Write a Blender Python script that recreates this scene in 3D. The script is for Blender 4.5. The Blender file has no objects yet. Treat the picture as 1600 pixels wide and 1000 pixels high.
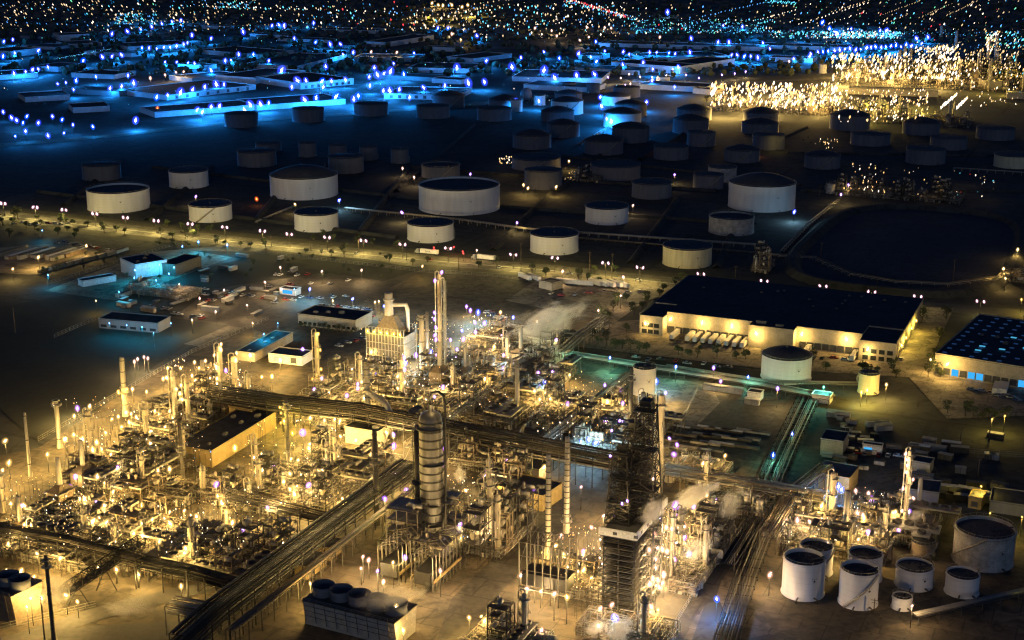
import bpy, math, random, time
from mathutils import Vector, Matrix
random.seed(11)
sc = bpy.context.scene
col = sc.collection
H = 250.0; F = 2222.0; PT = math.radians(16)
cP, sP = math.cos(PT), math.sin(PT)
def G(px, py, z=0.0):
    """where the line of sight through a point of the photo meets height z"""
    u = (px-800)/F; v = (py-500)/F
    dy = cP - v*sP; dz = -sP - v*cP
    t = (z-H)/dz
    return (u*t, dy*t)
def hgt(px, pyb, pyt):
    x, y = G(px, pyb)
    k = (500-pyt)/F
    return H + y*(k*cP-sP)/(cP+k*sP)
def mpp(px, py):
    x, y = G(px, py)
    return (y*cP+H*sP)/F          # metres per photo pixel there
TH = math.radians(-23.6)
UX, UY = math.cos(TH), math.sin(TH)
def g2w(a, b): return (a*UX-b*UY, a*UY+b*UX)
def w2g(x, y): return (x*UX+y*UY, -x*UY+y*UX)
R = random.random
def ru(a, b): return a+(b-a)*random.random()

# ------------------------------------------------------------------ materials
M = {}
def mat(name, color, rough=.6, metal=0.0, var=.25, scale=.3, col2=None, bump=0, streak=False, detail=6):
    m = bpy.data.materials.new(name); m.use_nodes = True
    nt = m.node_tree; N = nt.nodes; L = nt.links
    b = N['Principled BSDF']; b.inputs['Roughness'].default_value = rough; b.inputs['Metallic'].default_value = metal
    tc = N.new('ShaderNodeTexCoord'); nz = N.new('ShaderNodeTexNoise')
    nz.inputs['Scale'].default_value = scale; nz.inputs['Detail'].default_value = detail; nz.inputs['Roughness'].default_value = .65
    if streak:
        mp = N.new('ShaderNodeMapping'); mp.inputs['Scale'].default_value = (1, 1, .12)
        L.new(tc.outputs['Object'], mp.inputs['Vector']); L.new(mp.outputs['Vector'], nz.inputs['Vector'])
    else:
        L.new(tc.outputs['Object'], nz.inputs['Vector'])
    cr = N.new('ShaderNodeValToRGB'); cr.color_ramp.elements[0].position = .33; cr.color_ramp.elements[1].position = .68
    c2 = col2 or tuple(c*(1-var) for c in color)
    cr.color_ramp.elements[0].color = (*[c*(1-var) for c in c2], 1) if not col2 else (*c2, 1)
    cr.color_ramp.elements[1].color = (*color, 1)
    L.new(nz.outputs['Fac'], cr.inputs['Fac']); 
    out = cr.outputs['Color']
    if not streak:
        n2 = N.new('ShaderNodeTexNoise'); n2.inputs['Scale'].default_value = scale*9; n2.inputs['Detail'].default_value = 4
        L.new(tc.outputs['Object'], n2.inputs['Vector'])
        mr = N.new('ShaderNodeMapRange'); mr.inputs['From Min'].default_value = .3; mr.inputs['From Max'].default_value = .7
        mr.inputs['To Min'].default_value = .7; mr.inputs['To Max'].default_value = 1.15
        L.new(n2.outputs['Fac'], mr.inputs['Value'])
        mx = N.new('ShaderNodeVectorMath'); mx.operation = 'SCALE'
        L.new(out, mx.inputs[0]); L.new(mr.outputs['Result'], mx.inputs['Scale']); out = mx.outputs['Vector']
    L.new(out, b.inputs['Base Color'])
    if bump:
        bp = N.new('ShaderNodeBump'); bp.inputs['Strength'].default_value = bump; bp.inputs['Distance'].default_value = .3
        L.new(nz.outputs['Fac'], bp.inputs['Height']); L.new(bp.outputs['Normal'], b.inputs['Normal'])
    M[name] = m
    return m
mat('earth', (.06, .062, .058), .95, col2=(.03, .032, .03), scale=.012)
mat('city_ground', (.1, .105, .11), .9, col2=(.012, .014, .016), scale=.012)
mat('grass_field', (.022, .025, .016), .95, col2=(.01, .012, .009), scale=.03)
mat('asphalt', (.075, .07, .065), .8, col2=(.045, .042, .04), scale=.05)
mat('verge', (.1, .09, .055), .95, col2=(.045, .04, .025), scale=.06)
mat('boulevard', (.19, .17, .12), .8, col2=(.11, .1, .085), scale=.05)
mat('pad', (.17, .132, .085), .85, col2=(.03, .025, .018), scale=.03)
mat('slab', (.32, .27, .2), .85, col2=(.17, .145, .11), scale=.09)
mat('yardroad', (.075, .065, .05), .85, col2=(.035, .03, .025), scale=.06)
mat('paint_line', (.5, .48, .4), .8)
mat('concrete', (.4, .37, .32), .85, col2=(.27, .25, .22), scale=.4)
mat('tank_white', (.7, .68, .66), .55, col2=(.58, .56, .53), scale=.25, streak=True)
mat('tank_grey_dim', (.14, .145, .16), .6, col2=(.1, .1, .11), scale=.25, streak=True)  # weak light on the far tanks is put into this darker grey
mat('tank_dirty', (.5, .47, .42), .7, col2=(.25, .23, .2), scale=.3)
mat('tank_rust', (.4, .3, .18), .7, col2=(.24, .18, .1), scale=.4)
mat('tank_yellow_lit', (.62, .56, .36), .6, col2=(.42, .38, .24), scale=.3, streak=True)  # yellow lamplight on these tanks is put into the wall colour
mat('tank_roof', (.05, .053, .065), .8, col2=(.028, .03, .04), scale=.15)
mat('rack_black', (.016, .015, .014), .85, 0, col2=(.008, .008, .008), scale=.6)
mat('rack_brown', (.05, .042, .032), .8, 0, col2=(.02, .018, .015), scale=.6)
mat('steel_dark', (.035, .033, .03), .6, .2, col2=(.018, .017, .016), scale=.6)
mat('steel_mid', (.13, .115, .095), .55, .3, col2=(.06, .053, .045), scale=.6)
mat('galv', (.36, .33, .28), .5, .4, col2=(.26, .25, .22), scale=.8)
mat('pipe_silver', (.45, .42, .36), .38, .5, col2=(.2, .18, .15), scale=.7)
mat('pipe_brown', (.25, .19, .13), .55, .2, col2=(.13, .1, .07), scale=.7)
mat('vessel_silver', (.42, .39, .34), .42, .4, col2=(.2, .18, .15), scale=.4)
mat('vessel_cream', (.5, .43, .31), .55, 0, col2=(.26, .22, .16), scale=.4, streak=True)
mat('stack_dark', (.09, .08, .07), .7, .1, col2=(.045, .04, .036), scale=.5)
mat('stack_light', (.5, .46, .38), .7, 0, col2=(.32, .29, .23), scale=.35, streak=True)
mat('hero_shell', (.2, .19, .18), .5, .35, col2=(.08, .075, .07), scale=.22, streak=True)
mat('yellow', (.6, .42, .05), .5, col2=(.4, .27, .04), scale=.8)
mat('cream_wall', (.42, .37, .28), .8, col2=(.27, .24, .18), scale=.22)
mat('white_wall', (.7, .68, .62), .8, col2=(.55, .53, .48), scale=.15)
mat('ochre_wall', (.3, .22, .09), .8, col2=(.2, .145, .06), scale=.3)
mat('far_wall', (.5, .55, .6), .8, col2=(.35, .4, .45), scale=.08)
mat('roof_dark', (.04, .043, .055), .85, col2=(.024, .026, .036), scale=.05)
mat('roof_grey', (.12, .115, .11), .85, col2=(.07, .068, .065), scale=.2)
mat('door_dark', (.06, .06, .065), .5)
mat('window', (.03, .035, .04), .15)
mat('trailer', (.75, .72, .66), .5, col2=(.6, .57, .5), scale=.5)
mat('crate_brown', (.25, .17, .11), .8, col2=(.12, .09, .07), scale=.5)
mat('rubber', (.02, .02, .02), .8)
mat('bark', (.09, .07, .05), .9)
mat('leaf', (.06, .075, .03), .8, col2=(.035, .05, .018), scale=.7)
mat('leaf_dark', (.05, .06, .03), .8, col2=(.02, .03, .014), scale=.7)
CARC = [(.6, .6, .58), (.05, .05, .055), (.3, .3, .31), (.35, .04, .03), (.05, .09, .2)]
for i, c in enumerate(CARC): mat('car_paint_%d' % i, c, .3, .3, var=.08, scale=1)
def tankseams(name):
    """adds horizontal plate courses to a tank wall material"""
    m = M[name]; nt = m.node_tree; N = nt.nodes; L = nt.links
    b = N['Principled BSDF']; src = b.inputs['Base Color'].links[0].from_socket
    tc = N.new('ShaderNodeTexCoord'); sx = N.new('ShaderNodeSeparateXYZ'); L.new(tc.outputs['Object'], sx.inputs[0])
    a = N.new('ShaderNodeMath'); a.operation = 'MODULO'; a.inputs[1].default_value = 2.4; L.new(sx.outputs['Z'], a.inputs[0])
    g = N.new('ShaderNodeMath'); g.operation = 'LESS_THAN'; g.inputs[1].default_value = .16; L.new(a.outputs[0], g.inputs[0])
    k = N.new('ShaderNodeMapRange'); k.inputs['To Min'].default_value = 1; k.inputs['To Max'].default_value = .86; L.new(g.outputs[0], k.inputs['Value'])
    s = N.new('ShaderNodeVectorMath'); s.operation = 'SCALE'; L.new(src, s.inputs[0]); L.new(k.outputs['Result'], s.inputs['Scale'])
    L.new(s.outputs['Vector'], b.inputs['Base Color'])
for n in ('tank_white', 'tank_grey_dim', 'tank_dirty', 'tank_yellow_lit'): tankseams(n)
def slabs(name, size=7.0, dark=.62, stain=True):
    """joints between concrete bays, plus stains"""
    m = M[name]; nt = m.node_tree; N = nt.nodes; L = nt.links
    b = N['Principled BSDF']; src = b.inputs['Base Color'].links[0].from_socket
    tc = N.new('ShaderNodeTexCoord'); mp = N.new('ShaderNodeMapping'); mp.inputs['Rotation'].default_value = (0, 0, -TH); L.new(tc.outputs['Object'], mp.inputs['Vector'])
    br = N.new('ShaderNodeTexBrick'); br.inputs['Scale'].default_value = 1/size; br.inputs['Mortar Size'].default_value = .03; br.inputs['Color1'].default_value = (1, 1, 1, 1); br.inputs['Color2'].default_value = (.8, .8, .8, 1); br.inputs['Mortar'].default_value = (dark*.6,)*3+(1,)
    br.inputs['Brick Width'].default_value = 2.6; br.inputs['Row Height'].default_value = 1.7
    L.new(mp.outputs['Vector'], br.inputs['Vector'])
    v = N.new('ShaderNodeVectorMath'); v.operation = 'MULTIPLY'; L.new(src, v.inputs[0]); L.new(br.outputs['Color'], v.inputs[1]); out = v.outputs['Vector']
    nz = N.new('ShaderNodeTexNoise'); nz.inputs['Scale'].default_value = .13; nz.inputs['Detail'].default_value = 7; nz.inputs['Distortion'].default_value = 1.5; L.new(tc.outputs['Object'], nz.inputs['Vector'])
    mr = N.new('ShaderNodeMapRange'); mr.inputs['From Min'].default_value = .36; mr.inputs['From Max'].default_value = .5; mr.inputs['To Min'].default_value = .45; mr.inputs['To Max'].default_value = 1; L.new(nz.outputs['Fac'], mr.inputs['Value'])
    s = N.new('ShaderNodeVectorMath'); s.operation = 'SCALE'; L.new(out, s.inputs[0]); L.new(mr.outputs['Result'], s.inputs['Scale']); L.new(s.outputs['Vector'], b.inputs['Base Color'])
slabs('pad'); slabs('slab', 6); slabs('yardroad', 9); slabs('roof_dark', 11, .5); slabs('earth', 60, .8); slabs('city_ground', 70, 1); slabs('boulevard', 12, .9)
def emis(name, color, s, sampling='NONE'):
    m = bpy.data.materials.new(name); m.use_nodes = True; nt = m.node_tree; nt.nodes.clear()
    e = nt.nodes.new('ShaderNodeEmission'); o = nt.nodes.new('ShaderNodeOutputMaterial')
    e.inputs['Color'].default_value = (*color, 1); e.inputs['Strength'].default_value = s
    nt.links.new(e.outputs[0], o.inputs['Surface']); m.cycles.emission_sampling = sampling
    M[name] = m; return m
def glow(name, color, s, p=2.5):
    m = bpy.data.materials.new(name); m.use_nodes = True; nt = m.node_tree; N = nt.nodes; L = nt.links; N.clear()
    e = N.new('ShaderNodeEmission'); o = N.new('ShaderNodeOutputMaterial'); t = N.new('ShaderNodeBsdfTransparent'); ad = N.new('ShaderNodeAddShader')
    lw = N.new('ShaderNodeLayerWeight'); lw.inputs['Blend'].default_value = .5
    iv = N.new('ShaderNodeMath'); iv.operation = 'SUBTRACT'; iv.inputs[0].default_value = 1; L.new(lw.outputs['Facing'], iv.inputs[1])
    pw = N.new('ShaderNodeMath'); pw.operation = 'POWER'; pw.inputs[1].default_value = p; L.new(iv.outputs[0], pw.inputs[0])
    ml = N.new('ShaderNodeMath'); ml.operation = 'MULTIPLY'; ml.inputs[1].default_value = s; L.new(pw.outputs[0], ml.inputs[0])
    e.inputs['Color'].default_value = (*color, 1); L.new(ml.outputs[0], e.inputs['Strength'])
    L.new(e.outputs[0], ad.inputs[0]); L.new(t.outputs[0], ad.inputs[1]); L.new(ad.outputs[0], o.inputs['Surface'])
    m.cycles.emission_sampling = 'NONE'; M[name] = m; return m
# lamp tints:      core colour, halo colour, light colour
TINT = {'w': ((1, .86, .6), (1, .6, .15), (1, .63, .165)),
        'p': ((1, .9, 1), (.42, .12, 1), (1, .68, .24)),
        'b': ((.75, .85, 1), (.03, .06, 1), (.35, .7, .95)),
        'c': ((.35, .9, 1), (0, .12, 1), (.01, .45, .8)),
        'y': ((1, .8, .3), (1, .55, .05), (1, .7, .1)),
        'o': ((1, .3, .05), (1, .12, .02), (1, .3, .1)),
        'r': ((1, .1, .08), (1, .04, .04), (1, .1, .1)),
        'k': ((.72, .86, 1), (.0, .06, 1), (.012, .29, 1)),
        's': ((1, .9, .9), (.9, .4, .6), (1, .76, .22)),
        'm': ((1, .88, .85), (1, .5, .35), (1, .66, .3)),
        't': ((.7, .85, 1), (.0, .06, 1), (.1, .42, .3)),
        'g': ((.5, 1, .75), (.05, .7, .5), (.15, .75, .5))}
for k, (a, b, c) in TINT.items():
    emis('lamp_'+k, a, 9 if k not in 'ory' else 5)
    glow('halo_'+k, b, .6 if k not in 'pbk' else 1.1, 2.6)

# ------------------------------------------------------------------ mesh builder
def basis(d):
    d = d.normalized()
    u = d.cross(Vector((0, 0, 1)))
    if u.length < 1e-3: u = Vector((1, 0, 0))
    u.normalize(); return u, d.cross(u)
class MB:
    def __init__(s): s.v = []; s.f = []; s.m = []; s.sm = []; s.mi = 0
    def add(s, vs, fs, smooth=False):
        o = len(s.v); s.v.extend(vs)
        for f in fs: s.f.append([i+o for i in f]); s.m.append(s.mi); s.sm.append(smooth)
    def box(s, x0, y0, z0, x1, y1, z1):
        s.add([(x0, y0, z0), (x1, y0, z0), (x1, y1, z0), (x0, y1, z0), (x0, y0, z1), (x1, y0, z1), (x1, y1, z1), (x0, y1, z1)],
              [(0, 3, 2, 1), (4, 5, 6, 7), (0, 1, 5, 4), (1, 2, 6, 5), (2, 3, 7, 6), (3, 0, 4, 7)])
    def cbox(s, cx, cy, z0, w, d, h): s.box(cx-w/2, cy-d/2, z0, cx+w/2, cy+d/2, z0+h)
    def tube(s, pts, r, n=6, caps=True, smooth=True):
        pts = [Vector(p) for p in pts]; rs = r if isinstance(r, (list, tuple)) else [r]*len(pts)
        vs = []; fs = []
        for i, p in enumerate(pts):
            if i == 0: d = pts[1]-p
            elif i == len(pts)-1: d = p-pts[i-1]
            else: d = (pts[i+1]-p).normalized()+(p-pts[i-1]).normalized()
            if d.length < 1e-6: d = Vector((0, 0, 1))
            u, w = basis(d)
            for k in range(n):
                a = 2*math.pi*k/n; vs.append(tuple(p+(u*math.cos(a)+w*math.sin(a))*rs[i]))
        for i in range(len(pts)-1):
            for k in range(n): fs.append((i*n+k, i*n+(k+1) % n, (i+1)*n+(k+1) % n, (i+1)*n+k))
        if caps: fs.append(tuple(range(n))[::-1]); fs.append(tuple((len(pts)-1)*n+k for k in range(n)))
        s.add(vs, fs, smooth)
    def beam(s, p, q, r): s.tube([p, q], r, 4, False, False)
    def lathe(s, prof, cx=0, cy=0, n=24, smooth=True, cap=True, hollow=False):
        vs = []; fs = []
        for (r, z) in prof:
            for k in range(n):
                a = 2*math.pi*k/n; vs.append((cx+r*math.cos(a), cy+r*math.sin(a), z))
        for i in range(len(prof)-1):
            for k in range(n): fs.append((i*n+k, i*n+(k+1) % n, (i+1)*n+(k+1) % n, (i+1)*n+k))
        if cap and not hollow:
            fs.append(tuple((len(prof)-1)*n+k for k in range(n)))
        s.add(vs, fs, smooth)
    def ring(s, cx, cy, z, r0, r1, h, n=20):
        s.lathe([(r0, z), (r1, z), (r1, z+h), (r0, z+h), (r0, z)], cx, cy, n, False, False)
    def ico(s, c, r, sz=1.0, smooth=True):
        t = (1+5**.5)/2; k = r/math.hypot(1, t)
        vs = [(-1, t, 0), (1, t, 0), (-1, -t, 0), (1, -t, 0), (0, -1, t), (0, 1, t), (0, -1, -t), (0, 1, -t), (t, 0, -1), (t, 0, 1), (-t, 0, -1), (-t, 0, 1)]
        fs = [(0, 11, 5), (0, 5, 1), (0, 1, 7), (0, 7, 10), (0, 10, 11), (1, 5, 9), (5, 11, 4), (11, 10, 2), (10, 7, 6), (7, 1, 8), (3, 9, 4), (3, 4, 2), (3, 2, 6), (3, 6, 8), (3, 8, 9), (4, 9, 5), (2, 4, 11), (6, 2, 10), (8, 6, 7), (9, 8, 1)]
        s.add([(c[0]+x*k, c[1]+y*k, c[2]+z*k*sz) for x, y, z in vs], fs, smooth)
    def sphere(s, c, r, n=16, sz=1.0):
        pr = [(max(r*math.sin(math.pi*i/(n//2)), .001), -r*math.cos(math.pi*i/(n//2))*sz+c[2]) for i in range(n//2+1)]
        s.lathe(pr, c[0], c[1], n)
    def mesh(s, name, mats):
        me = bpy.data.meshes.new(name); me.from_pydata(s.v, [], s.f)
        for m in (mats if isinstance(mats, (list, tuple)) else [mats]): me.materials.append(M[m])
        me.polygons.foreach_set('material_index', s.m); me.polygons.foreach_set('use_smooth', s.sm)
        me.update(); return me
    def build(s, name, mats, parent=None, loc=None, rz=0):
        o = bpy.data.objects.new(name, s.mesh(name, mats)); col.objects.link(o)
        if parent: o.parent = parent
        if loc: o.location = loc
        if rz: o.rotation_euler.z = rz
        return o
def tag(o, label, cat, group=None, kind=None):
    o['label'] = label; o['category'] = cat
    if group: o['group'] = group
    if kind: o['kind'] = kind
    return o
def thing(name, label, cat, x, y, rz=0, group=None, z=0):
    o = bpy.data.objects.new(name, None); col.objects.link(o); o.location = (x, y, z); o.rotation_euler.z = rz
    o.empty_display_size = .5
    return tag(o, label, cat, group)
KIDS = {}
def kids(o):
    if o.name not in KIDS: KIDS[o.name] = [c for c in col.objects if c.parent == o]
    return KIDS[o.name]
def copy_tree(o, parent=None):
    c = o.copy(); col.objects.link(c)
    if parent: c.parent = parent
    for ch in kids(o): copy_tree(ch, c)
    return c
USED = set()
def place(proto, x, y, rz, label, group=None, z=0, s=None):
    if proto.name not in USED: USED.add(proto.name); kids(proto); [kids(k) for k in kids(proto)]; o = proto
    else: o = copy_tree(proto)
    o.location = (x, y, z); o.rotation_euler.z = rz; o['label'] = label
    if s: o.scale = (s, s, s) if not isinstance(s, tuple) else s
    if group: o['group'] = group
    return o
ZC = [0]
def sheet(name, pts, z, m, label, parent=None):
    ZC[0] += 1; z = z+ZC[0]*.006 if z else 0
    me = bpy.data.meshes.new(name); me.from_pydata([(x, y, z) for x, y in pts], [], [list(range(len(pts)))])
    me.materials.append(M[m]); o = bpy.data.objects.new(name, me); col.objects.link(o)
    if me.polygons[0].normal.z < 0: me.flip_normals()
    o['kind'] = 'structure'; o['label'] = label
    return o
def strip(name, pxs, width, z, m, label, wpts=None, zz=0):
    ZC[0] += 1; z += ZC[0]*.006
    P = [Vector(G(*p)) for p in pxs] if wpts is None else [Vector(p) for p in wpts]
    vs = []; fs = []
    for i, p in enumerate(P):
        d = (P[min(i+1, len(P)-1)]-P[max(i-1, 0)]).normalized(); n = Vector((-d.y, d.x))
        a = p+n*width/2; b = p-n*width/2; vs += [(a.x, a.y, z), (b.x, b.y, z)]
    for i in range(len(P)-1): fs.append((2*i, 2*i+1, 2*i+3, 2*i+2))
    me = bpy.data.meshes.new(name); me.from_pydata(vs, [], fs); me.materials.append(M[m])
    o = bpy.data.objects.new(name, me); col.objects.link(o); o['kind'] = 'structure'; o['label'] = label
    if me.polygons[0].normal.z < 0: me.flip_normals()
    return o

# ------------------------------------------------------------------ camera, world, added fill sun
cam = bpy.data.cameras.new('camera'); co = bpy.data.objects.new('camera', cam); col.objects.link(co)
cam.lens = 50; cam.sensor_width = 36; cam.clip_start = 1; cam.clip_end = 30000
co.location = (0, 0, H); co.rotation_euler = (math.radians(90-16), 0, 0); sc.camera = co
w = bpy.data.worlds.new('World'); sc.world = w; w.use_nodes = True
nt = w.node_tree; bg = nt.nodes['Background']; sky = nt.nodes.new('ShaderNodeTexSky'); sky.sky_type = 'NISHITA'; sky.sun_disc = False
sky.sun_elevation = math.radians(9); sky.sun_rotation = math.radians(170)
tint = nt.nodes.new('ShaderNodeVectorMath'); tint.operation = 'MULTIPLY'; tint.inputs[1].default_value = (.22, .6, 1.5)
nt.links.new(sky.outputs[0], tint.inputs[0]); nt.links.new(tint.outputs[0], bg.inputs['Color']); bg.inputs['Strength'].default_value = .02
sl = bpy.data.lights.new('wall_fill_sun', 'SUN'); sl.energy = .15; sl.angle = math.radians(4); sl.color = (.8, .78, 1)  # low sun added to brighten tank walls, in place of the plant's glow
so = bpy.data.objects.new('wall_fill_sun', sl); col.objects.link(so); so.location = (0, 0, 400)
so.rotation_euler = (math.radians(90-9), 0, math.radians(-10))
sc.view_settings.view_transform = 'Standard'; sc.view_settings.look = 'None'; sc.view_settings.exposure = 0
cy = sc.cycles; cy.max_bounces = 3; cy.diffuse_bounces = 2; cy.glossy_bounces = 2; cy.transparent_max_bounces = 24; cy.transmission_bounces = 1
cy.volume_bounces = 0; cy.sample_clamp_indirect = 1.5; cy.sample_clamp_direct = 40; cy.use_denoising = True; cy.caustics_reflective = False; cy.caustics_refractive = False
cy.use_light_tree = True; cy.volume_step_rate = 2; cy.volume_max_steps = 64
try: cy.denoiser = 'OPENIMAGEDENOISE'; cy.denoising_prefilter = 'NONE'; cy.use_adaptive_sampling = False; cy.pixel_filter_type = 'BLACKMAN_HARRIS'; cy.filter_width = 1.25
except Exception: pass

# ------------------------------------------------------------------ ground
sheet('ground', [(-9000, -300), (9000, -300), (9000, 16000), (-9000, 16000)], 0, 'earth', 'dark bare ground reaching the horizon')
def quad_px(name, pts, z, m, label): return sheet(name, [G(*p) for p in pts], z, m, label)
quad_px('city_ground', [(-900, 222), (0, 226), (170, 212), (350, 193), (700, 165), (1250, 118), (2400, 100), (2400, -60), (-900, -60)], .06, 'city_ground', 'ground of the industrial city quarter beyond the tanks')
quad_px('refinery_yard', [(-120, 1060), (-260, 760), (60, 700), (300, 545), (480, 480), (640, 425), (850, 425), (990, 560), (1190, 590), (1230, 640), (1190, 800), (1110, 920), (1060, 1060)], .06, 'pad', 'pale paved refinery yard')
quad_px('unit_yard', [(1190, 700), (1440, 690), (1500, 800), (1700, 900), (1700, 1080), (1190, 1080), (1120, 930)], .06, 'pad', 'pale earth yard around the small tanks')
quad_px('pavement', [(990, 585), (1110, 600), (1130, 640), (1060, 690), (1030, 730), (1000, 700)], .12, 'slab', 'concrete pad by the white tank')
quad_px('pavement', [(1130, 625), (1260, 625), (1180, 720), (1040, 715)], .12, 'yardroad', 'dark storage yard with stacked pipes')
strip('grass', [(-60, 322), (0, 336), (400, 381), (640, 404), (850, 421), (1085, 446)], 58, .09, 'verge', 'dry lit verges of the boulevard')
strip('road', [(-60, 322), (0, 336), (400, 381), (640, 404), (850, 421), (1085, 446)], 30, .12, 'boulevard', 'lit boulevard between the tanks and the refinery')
strip('road', [(1085, 446), (1250, 462), (1440, 478), (1700, 500)], 22, .12, 'asphalt', 'dim end of the boulevard behind the warehouse')
strip('road_median', [(-60, 323), (0, 337), (400, 382), (640, 405), (850, 422), (1085, 447)], 1.2, .2, 'paint_line', 'pale median line of the boulevard')
strip('road', [(690, 1080), (735, 940), (890, 785), (965, 705)], 15, .12, 'yardroad', 'refinery road left of the tall derrick')
strip('road', [(985, 1080), (1060, 960), (1185, 790), (1260, 640)], 13, .13, 'yardroad', 'refinery road right of the tall derrick')
strip('road', [(420, 790), (560, 720), (640, 660)], 9, .13, 'yardroad', 'service road beside the process units')
strip('road', [(190, 830), (310, 700), (440, 610)], 9, .14, 'yardroad', 'service road between the left units')
strip('road', [(300, 540), (420, 490), (560, 445), (660, 410)], 12, .13, 'boulevard', 'side road running to the boulevard')
strip('road', [(0, 560), (130, 500), (300, 430), (420, 385)], 9, .1, 'asphalt', 'dark lane across the empty land')
strip('road', [(0, 1010), (150, 960), (330, 915)], 10, .16, 'asphalt', 'dark lane at the lower left')
strip('road', [(1180, 1010), (1290, 985), (1400, 962), (1520, 935), (1680, 905)], 11, .12, 'yardroad', 'yard road in front of the small tanks')
strip('road', [(-200, 245), (0, 227), (170, 213), (350, 192), (700, 167), (950, 142), (1300, 122), (1700, 112)], 24, .16, 'boulevard', 'far road beyond the tank farm')
quad_px('pavement', [(-60, 1070), (-60, 1003), (150, 978), (340, 968), (300, 1070)], .1, 'asphalt', 'dark lane corner at the bottom left')
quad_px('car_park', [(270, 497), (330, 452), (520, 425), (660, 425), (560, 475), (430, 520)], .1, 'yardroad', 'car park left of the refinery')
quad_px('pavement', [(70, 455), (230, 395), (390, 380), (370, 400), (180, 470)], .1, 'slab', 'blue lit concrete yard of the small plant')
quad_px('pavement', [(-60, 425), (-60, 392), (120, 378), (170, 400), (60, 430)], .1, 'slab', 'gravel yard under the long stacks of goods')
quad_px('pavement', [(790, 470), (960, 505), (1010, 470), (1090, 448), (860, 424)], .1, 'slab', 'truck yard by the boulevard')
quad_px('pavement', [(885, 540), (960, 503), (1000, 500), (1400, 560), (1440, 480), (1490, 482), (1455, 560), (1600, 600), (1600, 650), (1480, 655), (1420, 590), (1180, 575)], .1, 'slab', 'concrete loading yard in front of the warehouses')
quad_px('grass', [(950, 585), (990, 560), (1190, 580), (1190, 592)], .16, 'grass_field', 'dark grass verge')
quad_px('grass', [(0, 640), (0, 480), (230, 440), (400, 400), (560, 440), (420, 488), (300, 535), (60, 690)], .05, 'grass_field', 'dark empty land at the left')
quad_px('grass', [(570, 405), (660, 420), (600, 440), (500, 425), (300, 392), (420, 395)], .15, 'grass_field', 'dark grass strip along the boulevard')
# ------------------------------------------------------------------ berms of the tank farm and the dark basin
def berm(wpts, h=2.2, w=7, label='earth berm between tanks'):
    P = [Vector(p) for p in wpts]; vs = []; fs = []
    for i, p in enumerate(P):
        d = (P[min(i+1, len(P)-1)]-P[max(i-1, 0)]).normalized(); n = Vector((-d.y, d.x))
        for k, z in ((w/2, .02), (w/7, h), (-w/7, h), (-w/2, .02)):
            q = p+n*k; vs.append((q.x, q.y, z))
    for i in range(len(P)-1):
        for k in range(3): fs.append((4*i+k, 4*i+k+1, 4*i+5+k, 4*i+4+k))
    me = bpy.data.meshes.new('earth_berm'); me.from_pydata(vs, [], fs); me.materials.append(M['earth'])
    o = bpy.data.objects.new('earth_berm', me); col.objects.link(o); o['kind'] = 'structure'; o['label'] = label
oval = []
cx, cyy = G(1425, 385); a0, b0 = w2g(cx, cyy)
for i in range(49):
    t = 2*math.pi*i/48; c, s_ = math.cos(t), math.sin(t)
    oval.append(g2w(a0+78*abs(c)**.6*(1 if c > 0 else -1), b0+150*abs(s_)**.6*(1 if s_ > 0 else -1)))
berm(oval, 4, 14, 'berm around the dark oval basin')
sheet('water', oval, .08, 'roof_dark', 'dark floor of the oval basin')
for (p, q) in [((60, 300), (620, 372)), ((400, 345), (470, 258)), ((560, 366), (640, 262)), ((770, 392), (860, 300)), ((985, 412), (1060, 310)), ((240, 262), (700, 318)), ((230, 345), (330, 262)),
               ((640, 262), (1120, 300)), ((700, 318), (1180, 352)), ((100, 322), (190, 250)), ((880, 245), (1250, 290)), ((1000, 250), (1100, 190)), ((1250, 300), (1600, 300)), ((1230, 240), (1600, 245)), ((870, 300), (1000, 190)), ((620, 300), (740, 195)), ((1120, 420), (1150, 350)), ((1170, 240), (1260, 200))]:
    berm([G(*p), G(*q)])
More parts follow.
